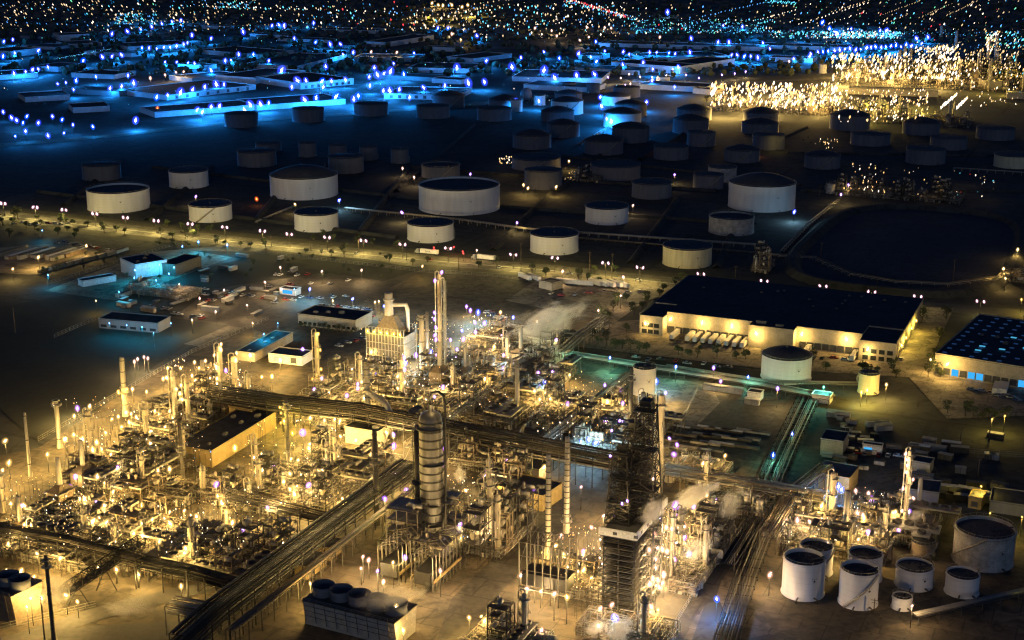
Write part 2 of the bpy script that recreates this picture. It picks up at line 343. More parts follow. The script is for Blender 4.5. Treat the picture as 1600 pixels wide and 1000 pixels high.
# ------------------------------------------------------------------ storage tanks
def make_tank(name, label, x, y, r, h, kind, wall, group=None, rz=0, stair=True, detail=1):
    t = thing(name, label, 'storage tank', x, y, rz, group)
    n = 56 if r > 10 else 36
    b = MB()
    b.lathe([(r+.35, 0), (r+.35, .35), (r, .4), (r, h), (r-.25, h)], n=n, cap=False)
    if kind == 'open': b.lathe([(r-.25, h), (r-.25, h-min(4, h*.25))], n=n, cap=False)
    b.build('wall', wall, t)
    b = MB()
    if kind == 'open':
        zr = h-min(1.6, h*.1)
        b.lathe([(r-.4, zr), (r*.9, zr+.05), (r*.88, zr-.3), (r*.3, zr-.25), (.05, zr-.2)], n=n, smooth=False)
        for k in range(10):
            a = 2*math.pi*k/10; b.tube([(r*.5*math.cos(a), r*.5*math.sin(a), zr-.3), (r*.5*math.cos(a), r*.5*math.sin(a), zr+.7)], .25)
        b.beam((r-.6, 0, h), (r*.2, 0, zr), .35)
    else:
        hh = {'cone': .07, 'dome': .26, 'flat': .02}[kind]*r
        pr = [(r+.15, h+.02)]+[((r+.15)*math.cos(math.pi/2*i/8) if kind == 'dome' else (r+.15)*(1-i/8)+.02, h+.02+hh*(math.sin(math.pi/2*i/8) if kind == 'dome' else i/8)) for i in range(1, 9)]
        if kind == 'dome':
            pr = [((r+.15)*(1-i/9)+.02, h+.02+hh*(1-(1-i/9)**2)) for i in range(10)]
        b.lathe(pr, n=n); b.tube([(0, 0, h+hh), (0, 0, h+hh+1)], .5, 8)
        b.tube([(r*.6, r*.3, h), (r*.6, r*.3, h+hh+.6)], .35, 6)
    b.build('roof', 'tank_roof', t)
    b = MB(); b.ring(0, 0, h-.9 if kind == 'open' else h-.15, r+.01, r+.5 if r > 10 else r+.22, .14, n); b.build('wind_girder', wall, t)
    b = MB()
    a0 = (ru(-.2, 2.2) if R() < .8 else ru(-2.4, -1.6)) if stair is True else stair; sp = min(1.7, h*1.25/r); ns = 14; pts = []; p2 = []
    for i in range(ns+1):
        a = a0+sp*i/ns; z = .3+(h-.3)*i/ns; pts.append(((r+.75)*math.cos(a), (r+.75)*math.sin(a), z)); p2.append(((r+1.1)*math.cos(a), (r+1.1)*math.sin(a), z+1))
    for i in range(ns):
        b.beam(pts[i], pts[i+1], .42); b.beam(p2[i], p2[i+1], .07); b.beam(pts[i], p2[i], .06)
    b.build('stair', 'galv', t)
    if kind != 'open' or True:
        b = MB()
        for k in range(n//2):
            a = 2*math.pi*k/(n//2); c, s_ = (r+.05)*math.cos(a), (r+.05)*math.sin(a); b.beam((c, s_, h), (c, s_, h+1.1), .05)
        b.ring(0, 0, h+1.05, r, r+.1, .08, n); b.build('handrail', 'galv', t)
    if r > 6 and h > 8:
        b = MB(); a = -1.25; c, s_ = math.cos(a), math.sin(a)
        for (du, dz, sz) in ((0, 0, .55), (-.9, .9, .22), (0, .95, .22), (.9, .9, .22)):
            p = Vector(((r+.06)*c, (r+.06)*s_, h*.55+dz)); u = Vector((-s_, c, 0)); p += u*du; b.add([tuple(p+u*sz), tuple(p+Vector((0, 0, sz))), tuple(p-u*sz), tuple(p-Vector((0, 0, sz)))], [(0, 1, 2, 3)])
        b.build('marking', 'door_dark', t)
    b = MB(); a = -1.2
    for a in (-1.2, -2.0):
        b = MB(); b.tube([((r-.1)*math.cos(a), (r-.1)*math.sin(a), 1.2), ((r+2.2)*math.cos(a), (r+2.2)*math.sin(a), 1.2), ((r+2.2)*math.cos(a), (r+2.2)*math.sin(a), .1)], .35)
        b.build('nozzle', 'steel_mid', t)
    return t
def tank_px(cx, yr, yb, wpx, kind, wall, label, **k):
    fx, fy = G(cx, yb); d = fy*cP+H*sP; h = hgt(cx, yb, yr); Rr = wpx/2*d/(F-wpx/2*cP)
    n = math.hypot(fx, fy); x = fx+fx/n*Rr; y = fy+fy/n*Rr
    return make_tank('storage_tank', label, x, y, Rr, h, kind, wall, **k)
W, Gy, D, Ru, Y = 'tank_white', 'tank_grey_dim', 'tank_dirty', 'tank_rust', 'tank_yellow_lit'
TK = [
(187, 303, 333, 95, 'open', W, 'large flat-topped white tank nearest the left end of the boulevard'),
(330, 325, 348, 66, 'flat', W, 'medium white tank on the boulevard edge, first right of the large left tank'),
(160, 261, 283, 59, 'cone', Gy, 'dim grey tank at the far left, standing behind the large left tank'),
(296, 271, 295, 60, 'flat', W, 'dim white tank with a pink lamp in front, left of the big domed tank'),
(476, 281, 313, 105, 'dome', W, 'big domed white tank left of centre with a reddish left flank'),
(495, 338, 363, 68, 'flat', W, 'medium white tank in front of the big domed tank beside the blue lit pipe bridge'),
(718, 299, 337, 126, 'open', W, 'widest white open-top tank in the middle of the tank farm'),
(673, 355, 380, 72, 'flat', W, 'white tank in front of the widest tank, above the white lorry'),
(689, 262, 280, 60, 'open', Gy, 'grey tank partly hidden behind the widest tank'),
(541, 248, 272, 55, 'cone', Gy, 'grey tank half hidden behind the right side of the big domed tank'),
(625, 235, 256, 28, 'flat', Gy, 'narrow bluish tank, rightmost of the row of four narrow tanks'),
(576, 231, 251, 28, 'flat', Gy, 'narrow bluish tank, third of the row of four narrow tanks'),
(528, 228, 247, 28, 'flat', Gy, 'narrow bluish tank, second of the row of four narrow tanks'),
(481, 225, 246, 28, 'flat', Gy, 'narrow bluish tank, leftmost of the row of four narrow tanks'),
(402, 240, 262, 60, 'cone', Gy, 'blue tinted tank with lit pipework on its far side'),
(420, 226, 238, 40, 'flat', Gy, 'small tank behind the blue tinted tank with lit pipework'),
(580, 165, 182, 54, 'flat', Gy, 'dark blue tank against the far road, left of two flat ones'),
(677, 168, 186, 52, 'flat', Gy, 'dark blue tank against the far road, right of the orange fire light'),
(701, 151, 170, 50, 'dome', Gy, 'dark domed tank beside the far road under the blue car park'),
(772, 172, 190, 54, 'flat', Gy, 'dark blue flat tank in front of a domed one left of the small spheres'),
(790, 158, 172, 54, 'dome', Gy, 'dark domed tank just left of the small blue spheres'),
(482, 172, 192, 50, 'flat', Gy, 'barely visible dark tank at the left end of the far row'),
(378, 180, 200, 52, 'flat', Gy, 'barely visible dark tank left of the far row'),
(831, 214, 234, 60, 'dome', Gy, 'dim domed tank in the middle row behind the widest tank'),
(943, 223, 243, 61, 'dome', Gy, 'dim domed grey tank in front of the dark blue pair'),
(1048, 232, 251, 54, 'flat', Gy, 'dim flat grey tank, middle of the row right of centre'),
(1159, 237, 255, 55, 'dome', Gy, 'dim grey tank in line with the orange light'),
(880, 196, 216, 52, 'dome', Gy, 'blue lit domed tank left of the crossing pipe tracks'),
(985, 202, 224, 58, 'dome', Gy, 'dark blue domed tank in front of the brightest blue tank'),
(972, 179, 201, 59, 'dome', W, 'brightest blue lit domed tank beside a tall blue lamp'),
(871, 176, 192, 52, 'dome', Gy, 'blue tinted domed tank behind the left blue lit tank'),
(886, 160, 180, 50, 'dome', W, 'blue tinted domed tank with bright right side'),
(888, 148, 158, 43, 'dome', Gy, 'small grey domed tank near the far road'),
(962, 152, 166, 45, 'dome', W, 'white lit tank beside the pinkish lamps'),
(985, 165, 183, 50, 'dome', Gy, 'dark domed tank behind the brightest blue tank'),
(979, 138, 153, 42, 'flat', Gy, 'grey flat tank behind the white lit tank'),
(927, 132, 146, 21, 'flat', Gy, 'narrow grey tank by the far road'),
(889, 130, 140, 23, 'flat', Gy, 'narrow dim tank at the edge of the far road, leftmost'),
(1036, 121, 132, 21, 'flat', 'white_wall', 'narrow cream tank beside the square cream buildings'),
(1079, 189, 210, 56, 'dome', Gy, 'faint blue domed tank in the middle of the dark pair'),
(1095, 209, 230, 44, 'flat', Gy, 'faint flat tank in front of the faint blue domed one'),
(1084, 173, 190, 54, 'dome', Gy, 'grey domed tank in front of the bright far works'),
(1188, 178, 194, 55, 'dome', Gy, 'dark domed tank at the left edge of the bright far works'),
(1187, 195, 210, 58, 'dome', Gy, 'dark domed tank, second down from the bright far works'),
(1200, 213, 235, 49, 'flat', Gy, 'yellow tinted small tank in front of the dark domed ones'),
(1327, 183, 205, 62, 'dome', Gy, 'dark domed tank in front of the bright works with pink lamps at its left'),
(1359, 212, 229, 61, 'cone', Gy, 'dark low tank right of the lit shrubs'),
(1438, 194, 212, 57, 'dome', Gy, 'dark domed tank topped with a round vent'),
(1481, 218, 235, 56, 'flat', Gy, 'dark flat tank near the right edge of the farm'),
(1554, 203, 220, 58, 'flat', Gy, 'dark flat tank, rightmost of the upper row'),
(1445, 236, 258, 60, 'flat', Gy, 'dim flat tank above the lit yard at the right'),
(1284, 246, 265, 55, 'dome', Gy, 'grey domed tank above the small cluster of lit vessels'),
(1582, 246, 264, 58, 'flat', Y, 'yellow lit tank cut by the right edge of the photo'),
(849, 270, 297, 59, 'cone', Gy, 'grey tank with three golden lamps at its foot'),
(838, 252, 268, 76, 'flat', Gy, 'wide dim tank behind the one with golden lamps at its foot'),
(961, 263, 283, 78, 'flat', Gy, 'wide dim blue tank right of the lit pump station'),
(1018, 290, 312, 62, 'cone', Gy, 'dark tank with a faint yellow band of light near its rim'),
(948, 328, 352, 67, 'flat', W, 'pale tank standing alone with a lamp at its upper right'),
(1106, 276, 297, 47, 'flat', Gy, 'small grey tank touching the large domed tank at its left, front one'),
(1128, 264, 285, 44, 'flat', D, 'small brownish tank behind the small grey one'),
(1189, 293, 332, 103, 'dome', W, 'large domed tank washed by blue light at its lower right'),
(866, 372, 399, 75, 'flat', W, 'white tank beside the boulevard in front of the lit pipe bridge'),
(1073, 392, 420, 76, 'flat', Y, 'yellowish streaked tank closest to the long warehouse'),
(1142, 344, 369, 70, 'open', D, 'very dark tank between the yellowish one and the oval basin'),
(1227, 564, 601, 77, 'dome', W, 'large white tank with dark dome in front of the loading docks'),
(1006, 578, 620, 36, 'flat', W, 'tall bright white tank with a blue lamp at its right edge'),
(1356, 587, 617, 32, 'flat', Y, 'small yellow lit tank right of the domed tank at the docks'),
(1253, 884, 940, 65, 'open', W, 'tall white tank with dark vertical pipe, leftmost of the foreground tanks'),
(1273, 862, 904, 52, 'open', W, 'white tank hidden behind the leftmost foreground tank'),
(1339, 900, 954, 60, 'open', W, 'tall white tank with diagonal stair, front one of the foreground pair'),
(1349, 874, 914, 53, 'open', W, 'white tank behind the tall one with diagonal stair'),
(1426, 895, 925, 57, 'open', W, 'squat white tank with a bright patch on its wall'),
(1501, 906, 936, 51, 'open', W, 'small white tank in front of the huge dirty one'),
(1533, 842, 894, 91, 'open', D, 'huge dirty grey tank at the lower right'),
(1408, 937, 956, 31, 'open', W, 'smallest white tank with brown floating roof near the yard road'),
(1375, 858, 877, 32, 'flat', Ru, 'rusty brown tank behind the foreground pair'),
(1441, 852, 872, 36, 'cone', Ru, 'grey brown tank with low cone roof left of the huge dirty one'),
(1087, 712, 726, 11, 'flat', W, 'middle of three small white tanks right of the derrick'),
(1070, 711, 725, 11, 'flat', W, 'left of three small white tanks right of the derrick'),
(1104, 713, 728, 11, 'flat', W, 'right of three small white tanks right of the derrick'),
(1297, 287, 303, 14, 'flat', D, 'small dim tank left of the blue and white lamps by the basin'),
(1309, 285, 298, 12, 'flat', Gy, 'small tank just behind the small dim one by the basin'),
(807, 157, 175, 18, 'flat', W, 'small blue glowing tank left of the spheres'),
(843, 150, 165, 18, 'flat', W, 'small blue glowing tank right of the spheres'),
(1285, 101, 115, 12, 'flat', 'white_wall', 'pale square-looking tank left of the farthest works'),
]
for t in TK: tank_px(*t[:7], stair=-2.5 if t[0] == 1339 else 2.9 if t[0] == 1533 else True)
# gas spheres
for i, (px, py, lb) in enumerate([(822, 158, 'brownish gas sphere between two blue glowing tanks'), (1351, 172, 'gas sphere on legs in front of the bright far works, left'), (1374, 174, 'gas sphere on legs in front of the bright far works, right')]):
    x, y = G(px, py); t = thing('gas_sphere', lb, 'gas sphere', x, y, 0, 'gas spheres'); b = MB(); b.sphere((0, 0, 10), 8.2, 20); b.build('shell', 'tank_grey_dim', t)
    for k in range(6):
        b = MB(); a = k*math.pi/3; b.tube([(8*math.cos(a), 8*math.sin(a), 0), (8*math.cos(a), 8*math.sin(a), 10)], .4); b.build('leg', 'galv', t)

# ------------------------------------------------------------------ lamps
LC = {}
def lamp_light(k, power, rad=.35):
    power *= 4.4 if rad < .9 else 1
    key = (k, power)
    if key not in LC:
        l = bpy.data.lights.new('lamp_light', 'POINT'); l.energy = power; l.color = TINT[k][2]; l.shadow_soft_size = rad; LC[key] = l
    return LC[key]
GM = {}
def gmesh(key, fn):
    if key not in GM: GM[key] = fn()
    return GM[key]
def part(name, me, parent, loc=(0, 0, 0), s=None):
    o = bpy.data.objects.new(name, me); col.objects.link(o); o.parent = parent; o.location = loc
    if s: o.scale = (s,)*3 if not isinstance(s, tuple) else s
    return o
def ico_mesh(name, m, sz=1.0, pole=False):
    def f():
        b = MB()
        if pole: b.sphere((0, 0, 0), 1, 14, sz)
        else:
            b.ico((0, 0, 0), 1, sz)
            for (dx, dy, dz, w_) in ((.5, .2, 3.4, .34), (1.7, .5, -1.9, .22)):      # glowing spikes shaped as the lamp's glare streaks
                b.add([(dx, dy, dz), (-dx, -dy, -dz*.75), (w_, 0, 0), (-w_, 0, 0), (0, w_, 0), (0, -w_, 0)], [(0, 2, 4), (0, 4, 3), (0, 3, 5), (0, 5, 2), (1, 4, 2), (1, 3, 4), (1, 5, 3), (1, 2, 5)])
        return b.mesh(name, m)
    return f
def post_mesh(z, arm):
    def f():
        b = MB(); b.tube([(0, 0, 0), (0, 0, z-.1)], [.14, .08], 5)
        if arm == 2: b.tube([(-2.2, 0, z), (-1.2, 0, z+.6), (0, 0, z), (1.2, 0, z+.6), (2.2, 0, z)], .09, 5)
        if arm == 1: b.tube([(0, 0, z-.1), (.5, 0, z+.7), (1.2, 0, z+.9)], .09, 5)
        return b.mesh('post', 'steel_dark')
    return f
ALLLAMPS = []
def lamp(px, py, z, k, size, power, label, group, name='floodlight', arm=0, world=None, post=True, halo=1.0, z0=0, cat='lamp', rot=None):
    x, y = world or G(px, py, z)
    t = thing(name, label, cat, x, y, TH if rot is None else rot, group, z0)
    if post: part('post', gmesh(('post', round(z-z0), arm), post_mesh(round(z-z0), arm)), t, s=(1, 1, (z-z0)/max(1, round(z-z0))))
    d = math.hypot(math.hypot(x, y), H-z)/700
    heads = [(0, 0)] if arm < 2 else [(-2.2, 0), (2.2, 0)]
    for hx, _ in heads:
        g = part('lamp_head', gmesh(('core', k), ico_mesh('lamp_head', 'lamp_'+k, 1.6)), t, (hx, 0, z-z0), size*.31*d)
        g.rotation_euler = (ru(-.3, .3), ru(-.75, .75), ru(0, 3))
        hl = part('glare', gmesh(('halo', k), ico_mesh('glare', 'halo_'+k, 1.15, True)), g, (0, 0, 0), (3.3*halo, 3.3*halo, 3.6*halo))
        if power:
            l = bpy.data.objects.new('lamp_light', lamp_light(k, power, .3)); col.objects.link(l); l.parent = t
            l.location = (hx, 0, z-z0-size*.42*d*1.5-.45)
    ALLLAMPS.append(t)
    return t

# ------------------------------------------------------------------ buildings
def house(name, label, fl, fr, depth, h, wall, roof='roof_dark', cat='warehouse', group=None, parapet=.5, doors=None, sky=None, world=False, vents=0, windows=0, lampstrip=None):
    """rectangular building from the two front ground corners"""
    p = Vector(fl if world else G(*fl)); q = Vector(fr if world else G(*fr)); d = q-p; Lx = d.length; rz = math.atan2(d.y, d.x)
    t = thing(name, label, cat, p.x, p.y, rz, group)
    b = MB(); b.box(0, 0, 0, Lx, depth, h); b.build('wall', wall, t)
    b = MB(); b.box(-.15, -.15, h+.01, Lx+.15, depth+.15, h+.25); b.build('roof', roof, t)
    b = MB(); e = .35
    for (x0, y0, x1, y1) in ((-.3, -.3, Lx+.3, e-.3), (-.3, depth-e+.3, Lx+.3, depth+.3), (-.3, e-.3, e-.3, depth-e+.3), (Lx-e+.3, e-.3, Lx+.3, depth-e+.3)): b.box(x0, y0, h+.26, x1, y1, h+.26+parapet)
    b.build('parapet', wall, t)
    if doors:
        for (u, w_, hh, m) in doors:
            b = MB(); x0 = u*Lx-w_/2; b.box(x0, -.12, 1.1, x0+w_, -.01, 1.1+hh); b.box(x0-.3, -.35, 1.1+hh, x0+w_+.3, -.01, 1.4+hh); b.box(x0-.3, -.35, .8, x0-.01, -.02, 1.1+hh); b.box(x0+w_+.01, -.35, .8, x0+w_+.3, -.02, 1.1+hh); b.build('dock_door', m, t)
    if windows:
        nrow = max(1, int(h//4)); nn = windows
        for r_ in range(nrow):
            for i in range(nn):
                b = MB(); x0 = Lx*(i+.2)/nn; b.box(x0, -.08, 1.2+r_*3.6, x0+Lx*.6/nn, -.01, 2.8+r_*3.6); b.build('window', 'window', t)
    if sky:
        b = MB(); nx, ny, m = sky
        for i in range(nx):
            for j in range(ny):
                if R() < .8: x0 = Lx*(i+.5)/nx; y0 = depth*(j+.5)/ny; b.cbox(x0, y0, h+.27, 2.4, 1.4, .35)
        b.build('skylights', m, t)
    for i in range(vents):
        b = MB(); x0 = ru(.1, .9)*Lx; y0 = ru(.15, .85)*depth; s = ru(1, 2.4); b.cbox(x0, y0, h+.26, s*1.4, s, s*.7); b.cbox(x0, y0, h+.26+s*.7, s, s*.6, .3); b.build('roof_vent', 'roof_grey', t)
    return t
emis('skylight_blue', (.1, .6, 1), .7); emis('skylight_dim', (.1, .3, .9), .1); emis('win_blue', (.05, .45, 1), 1.0); emis('win_warm', (1, .75, .35), 1.2); emis('green_dot', (.1, 1, .6), 2)
LW = w2g(*G(993, 525)); LA = w2g(*G(1386, 585))
# long warehouse: stepped front, grid aligned
a0, b0 = w2g(*G(999, 522)); a1, _ = w2g(*G(1390, 583)); bb = w2g(*G(1428, 497))[1]
Lw = a1-a0; dep = max(70, bb-b0)
hW = 13
t = thing('warehouse', 'long dark-roofed warehouse with lit loading docks facing the refinery', 'warehouse', *g2w(a0, b0), TH)
sets = [(0, .095, 0), (.095, .44, 9), (.44, .615, 1), (.615, .865, 9), (.865, 1, 0)]
b = MB()
for (u0, u1, s) in sets: b.box(u0*Lw, s, 0, u1*Lw, 30, hW if s else hW-1.2)
b.box(0, 30, 0, Lw, dep, hW); b.build('wall', 'cream_wall', t)
b = MB()
for (u0, u1, s) in sets: b.box(u0*Lw+.02, s-.25, (hW if s else hW-1.2)+.02, u1*Lw-.02, 29.95, (hW if s else hW-1.2)+.4)
b.box(-.2, 30, hW+.02, Lw+.2, dep+.3, hW+.4); b.build('roof', 'roof_dark', t)
b = MB()
for (u0, u1, s) in sets: b.box(u0*Lw, s-.3, (hW if s else hW-1.2)-.1, u1*Lw, s-.03, (hW if s else hW-1.2)+.75)
b.box(Lw+.22, 0, hW, Lw+.5, dep, hW+.75); b.box(-.5, 0, hW-.5, -.22, dep, hW+.4); b.build('parapet', 'cream_wall', t)
DK = [(.095+.345*(i+.6)/11) for i in range(11)]; DK2 = [(.615+.25*(i+.9)/8.5) for i in range(8)]
for u in DK+DK2:
    x0 = u*Lw; b = MB(); b.box(x0-1.5, 8.8, 1, x0+1.5, 8.97, 4.2); b.box(x0-1.9, 8.5, .9, x0-1.52, 8.98, 4.2); b.box(x0+1.52, 8.5, .9, x0+1.9, 8.98, 4.2); b.box(x0-1.9, 8.5, 4.22, x0+1.9, 8.98, 4.8); b.build('dock_door', 'door_dark', t)
for u in (.01, .035, .06, .88, .91, .94, .97):
    for z in (1.2, 5.2):
        b = MB(); b.box(u*Lw, -.12, z, u*Lw+3.2, -.02, z+2.6); b.build('window', 'window', t)
for i in range(14):
    b = MB(); u = ru(.05, .95)*Lw; v = ru(32, dep-6); b.cbox(u, v, hW+.42, 1.6, 1.6, 1); b.build('roof_vent', 'roof_grey', t)
b = MB(); b.box(.46*Lw, 6, hW+.42, .5*Lw, 9, hW+2.4); b.box(.54*Lw, 4, hW+.42, .57*Lw, 7, hW+2); b.build('roof_unit', 'roof_grey', t)
for (u, s, z, k, p) in [(.115, 8.3, 10, 'w', 2000), (.245, 8.3, 10, 'w', 2000), (.365, 8.3, 10, 'w', 2000), (.475, .3, 9.5, 'w', 2000), (.64, 8.3, 10, 'w', 2200), (.81, 8.3, 10, 'w', 2200), (.9, -.8, 8, 'w', 1300), (.03, -.8, 8, 'w', 900)]:
    x, y = g2w(a0+u*Lw, b0+s-2.0)
    lamp(0, 0, z, k, 1.25, p, 'bright wall lamp above the loading docks of the long warehouse', 'wall lamps along the long warehouse', 'wall_lamp', world=(x, y), post=False, halo=1.3, z0=z-1)
for (v, k) in ((14, 'w'), (30, 'y'), (52, 'y'), (70, 'y')):
    x, y = g2w(a0+Lw+1.3, b0+v); lamp(0, 0, 8, k, .9, 1800, 'lamp on the side wall of the long warehouse', 'side wall lamps of the long warehouse', 'wall_lamp', world=(x, y), post=False, z0=7)
WHA = (a0, b0, Lw)
# right warehouse
t2 = house('warehouse', 'dark-roofed warehouse with blue skylights at the right edge', (1459, 585), (1700, 625), 95, 12, 'cream_wall', parapet=.6,
           doors=[(.03+.055*i, 3, 3.4, 'win_blue' if i in (2, 4, 5, 10, 11) else 'door_dark') for i in range(16)], sky=(11, 10, 'skylight_dim'), vents=8)
b = MB()
for (i, j) in [(1, 1), (2, 2), (1, 2), (3, 3), (2, 5), (4, 4), (5, 6), (6, 3), (3, 7), (5, 1)]: b.cbox(8+i*11, 8+j*9, 12.8, 3.2, 1.6, .3)
b.build('skylight', 'skylight_blue', t2)
x, y = G(1481, 565, 9.5); lamp(0, 0, 9.5, 'w', 1.3, 3200, 'bright wall lamp on the right warehouse', 'wall lamps of the right warehouse', 'wall_lamp', world=G(1480, 569, 9.5), post=False, z0=8.5, halo=1.3)
lamp(0, 0, 8.5, 'w', .9, 2000, 'wall lamp at the corner of the right warehouse', 'wall lamps of the right warehouse', 'wall_lamp', world=G(1454, 562, 8.5), post=False, z0=7.5)
# buildings of the refinery
house('building', 'ochre flat-roofed building with dark roof among the left units', G(332, 731), G(432, 668), 20, 8, 'ochre_wall', world=True, cat='building', vents=5, parapet=.4)
house('building', 'low ochre block behind the flat-roofed building', G(395, 668), G(428, 650), 14, 9, 'ochre_wall', world=True, cat='building', vents=3)
house('building', 'long white building with small windows and a jagged hedge', (466, 508), (556, 519), 22, 7, 'cream_wall', cat='building', windows=12, vents=3)
house('building', 'white lit shed with two open bays left of the distillation towers', (420, 566), (472, 572), 13, 5, 'white_wall', cat='building', doors=[(.3, 5, 3, 'win_warm'), (.75, 3, 3, 'door_dark')])
house('building', 'narrow long shed with white roof lights', (398, 566), (458, 533), 12, 5, 'cream_wall', cat='building', sky=(5, 1, 'trailer'))
house('building', 'dark flat building with blue wall lamps on the empty land', (155, 513), (247, 521), 16, 6, 'tank_grey_dim', cat='building', windows=6)
house('building', 'small gatehouse with bright front', (437, 460), (462, 463), 7, 4, 'white_wall', cat='building', doors=[(.5, 7, 2.2, 'win_blue')])
house('building', 'beige hall under the cross pipe rack', (540, 692), (592, 700), 12, 8, 'concrete', cat='building', vents=3)
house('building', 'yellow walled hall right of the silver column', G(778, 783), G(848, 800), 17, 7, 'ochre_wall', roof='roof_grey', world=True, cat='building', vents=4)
house('building', 'open roofed shelter with brown roof by the yellow hall', G(800, 750), G(842, 758), 12, 7, 'concrete', roof='roof_grey', world=True, cat='building')
house('building', 'dark roofed shed with pale gable in the right yard', (1281, 711), (1316, 716), 14, 8, 'cream_wall', cat='shed')
house('building', 'brown roofed hall at the end of the right yard', (1272, 765), (1325, 775), 16, 8, 'ochre_wall', roof='roof_grey', cat='building')
house('building', 'small lit office by the right yard', (1347, 707), (1377, 711), 4, 4, 'white_wall', cat='building', doors=[(.3, 3, 1.6, 'win_blue')])
house('building', 'dim cream building in the dark quarter at the right', (1424, 737), (1452, 742), 8, 5, 'cream_wall', cat='building')
house('building', 'small yellow lit house with porch at the dark right edge', (1512, 793), (1532, 797), 9, 5, 'ochre_wall', roof='roof_grey', cat='building', doors=[(.5, 2, 2, 'door_dark')])
house('building', 'long dim barn left of the yellow lit house', (1420, 782), (1465, 788), 14, 5, 'tank_grey_dim', cat='building')
house('building', 'dim barn right of the yellow lit house', (1545, 800), (1600, 808), 16, 5, 'tank_grey_dim', cat='building')
house('building', 'low white building beside the pad', (1268, 628), (1296, 632), 7, 4, 'white_wall', cat='building')
house('building', 'small cream block at the edge of the concrete pad', (1167, 624), (1188, 627), 6, 4, 'white_wall', cat='building')
house('building', 'cream roofed service station on the boulevard', (842, 450), (862, 455), 11, 5, 'cream_wall', cat='building')
house('building', 'square cream building on the far road', (987, 135), (1012, 136), 14, 8, 'white_wall', cat='building')
house('building', 'pale flat building in front of the bright far works', (1082, 146), (1120, 149), 22, 7, 'cream_wall', cat='building')
house('building', 'long pale hall between the two far works', (1325, 147), (1465, 152), 30, 8, 'cream_wall', cat='building')
house('building', 'dark green roofed hall at the right of the far works', (1540, 140), (1565, 140), 35, 12, 'cream_wall', cat='building')
house('building', 'blue roofed hall at the far right edge', (1573, 154), (1640, 156), 20, 8, 'cream_wall', cat='building', sky=(8, 1, 'skylight_blue'))
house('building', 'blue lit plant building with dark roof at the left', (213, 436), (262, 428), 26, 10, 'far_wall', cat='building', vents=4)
house('building', 'low blue lit sheds of the small plant', (130, 449), (182, 440), 8, 4, 'far_wall', cat='building')
house('building', 'long dark shed beside the blue lit plant', (275, 432), (315, 418), 14, 8, 'steel_mid', cat='building')
# yellow boxed containers beside the diagonal rack
for (p, q, lb) in [((479, 907), (510, 885), 'larger yellow sided container beside the diagonal rack'), ((515, 877), (535, 862), 'smaller yellow sided container beside the diagonal rack')]:
    house('container', lb, p, q, 5.5, 5.5, 'ochre_wall', cat='container', parapet=.15, doors=[(.3, 1, 2, 'door_dark')])
# far warehouses of the blue quarter
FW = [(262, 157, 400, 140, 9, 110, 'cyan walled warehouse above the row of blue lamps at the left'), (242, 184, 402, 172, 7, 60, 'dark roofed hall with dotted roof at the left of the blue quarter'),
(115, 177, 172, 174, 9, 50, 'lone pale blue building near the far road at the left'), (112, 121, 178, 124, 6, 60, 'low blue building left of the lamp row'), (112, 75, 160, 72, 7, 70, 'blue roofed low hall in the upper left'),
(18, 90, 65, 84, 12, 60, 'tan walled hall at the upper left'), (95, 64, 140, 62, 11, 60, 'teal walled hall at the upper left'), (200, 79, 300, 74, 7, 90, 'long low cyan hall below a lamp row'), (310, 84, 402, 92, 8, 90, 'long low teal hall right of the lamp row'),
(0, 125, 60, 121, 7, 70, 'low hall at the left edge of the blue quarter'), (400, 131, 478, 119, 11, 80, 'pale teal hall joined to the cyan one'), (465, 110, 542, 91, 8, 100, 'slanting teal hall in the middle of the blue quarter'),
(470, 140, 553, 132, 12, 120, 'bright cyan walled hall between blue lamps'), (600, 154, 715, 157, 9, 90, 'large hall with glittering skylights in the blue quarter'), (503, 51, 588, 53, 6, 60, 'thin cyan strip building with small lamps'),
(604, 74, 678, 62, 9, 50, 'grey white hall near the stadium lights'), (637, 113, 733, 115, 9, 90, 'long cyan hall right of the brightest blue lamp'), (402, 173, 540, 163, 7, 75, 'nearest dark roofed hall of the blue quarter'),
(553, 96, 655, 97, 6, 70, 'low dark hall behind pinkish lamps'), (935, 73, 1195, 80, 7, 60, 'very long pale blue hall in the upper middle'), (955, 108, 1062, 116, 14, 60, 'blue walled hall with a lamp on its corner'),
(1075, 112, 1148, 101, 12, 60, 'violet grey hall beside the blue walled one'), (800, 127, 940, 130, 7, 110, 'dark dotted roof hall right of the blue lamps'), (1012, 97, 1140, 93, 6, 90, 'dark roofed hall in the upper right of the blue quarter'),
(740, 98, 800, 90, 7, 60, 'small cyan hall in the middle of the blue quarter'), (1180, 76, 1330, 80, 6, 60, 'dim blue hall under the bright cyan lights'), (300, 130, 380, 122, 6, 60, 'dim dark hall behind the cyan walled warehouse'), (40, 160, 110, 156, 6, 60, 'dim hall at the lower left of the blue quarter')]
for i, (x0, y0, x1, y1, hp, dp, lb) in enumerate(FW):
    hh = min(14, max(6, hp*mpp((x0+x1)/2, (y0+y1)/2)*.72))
    house('warehouse', lb, (x0, y0), (x1, y1), dp, hh, 'far_wall', parapet=1.0, sky=(16, 9, 'skylight_dim') if i in (1, 13, 17, 22) else None, doors=[(.1+.8*k/7, 4, 4, 'door_dark') for k in range(8)] if i in (0, 10, 12, 13, 20) else None)

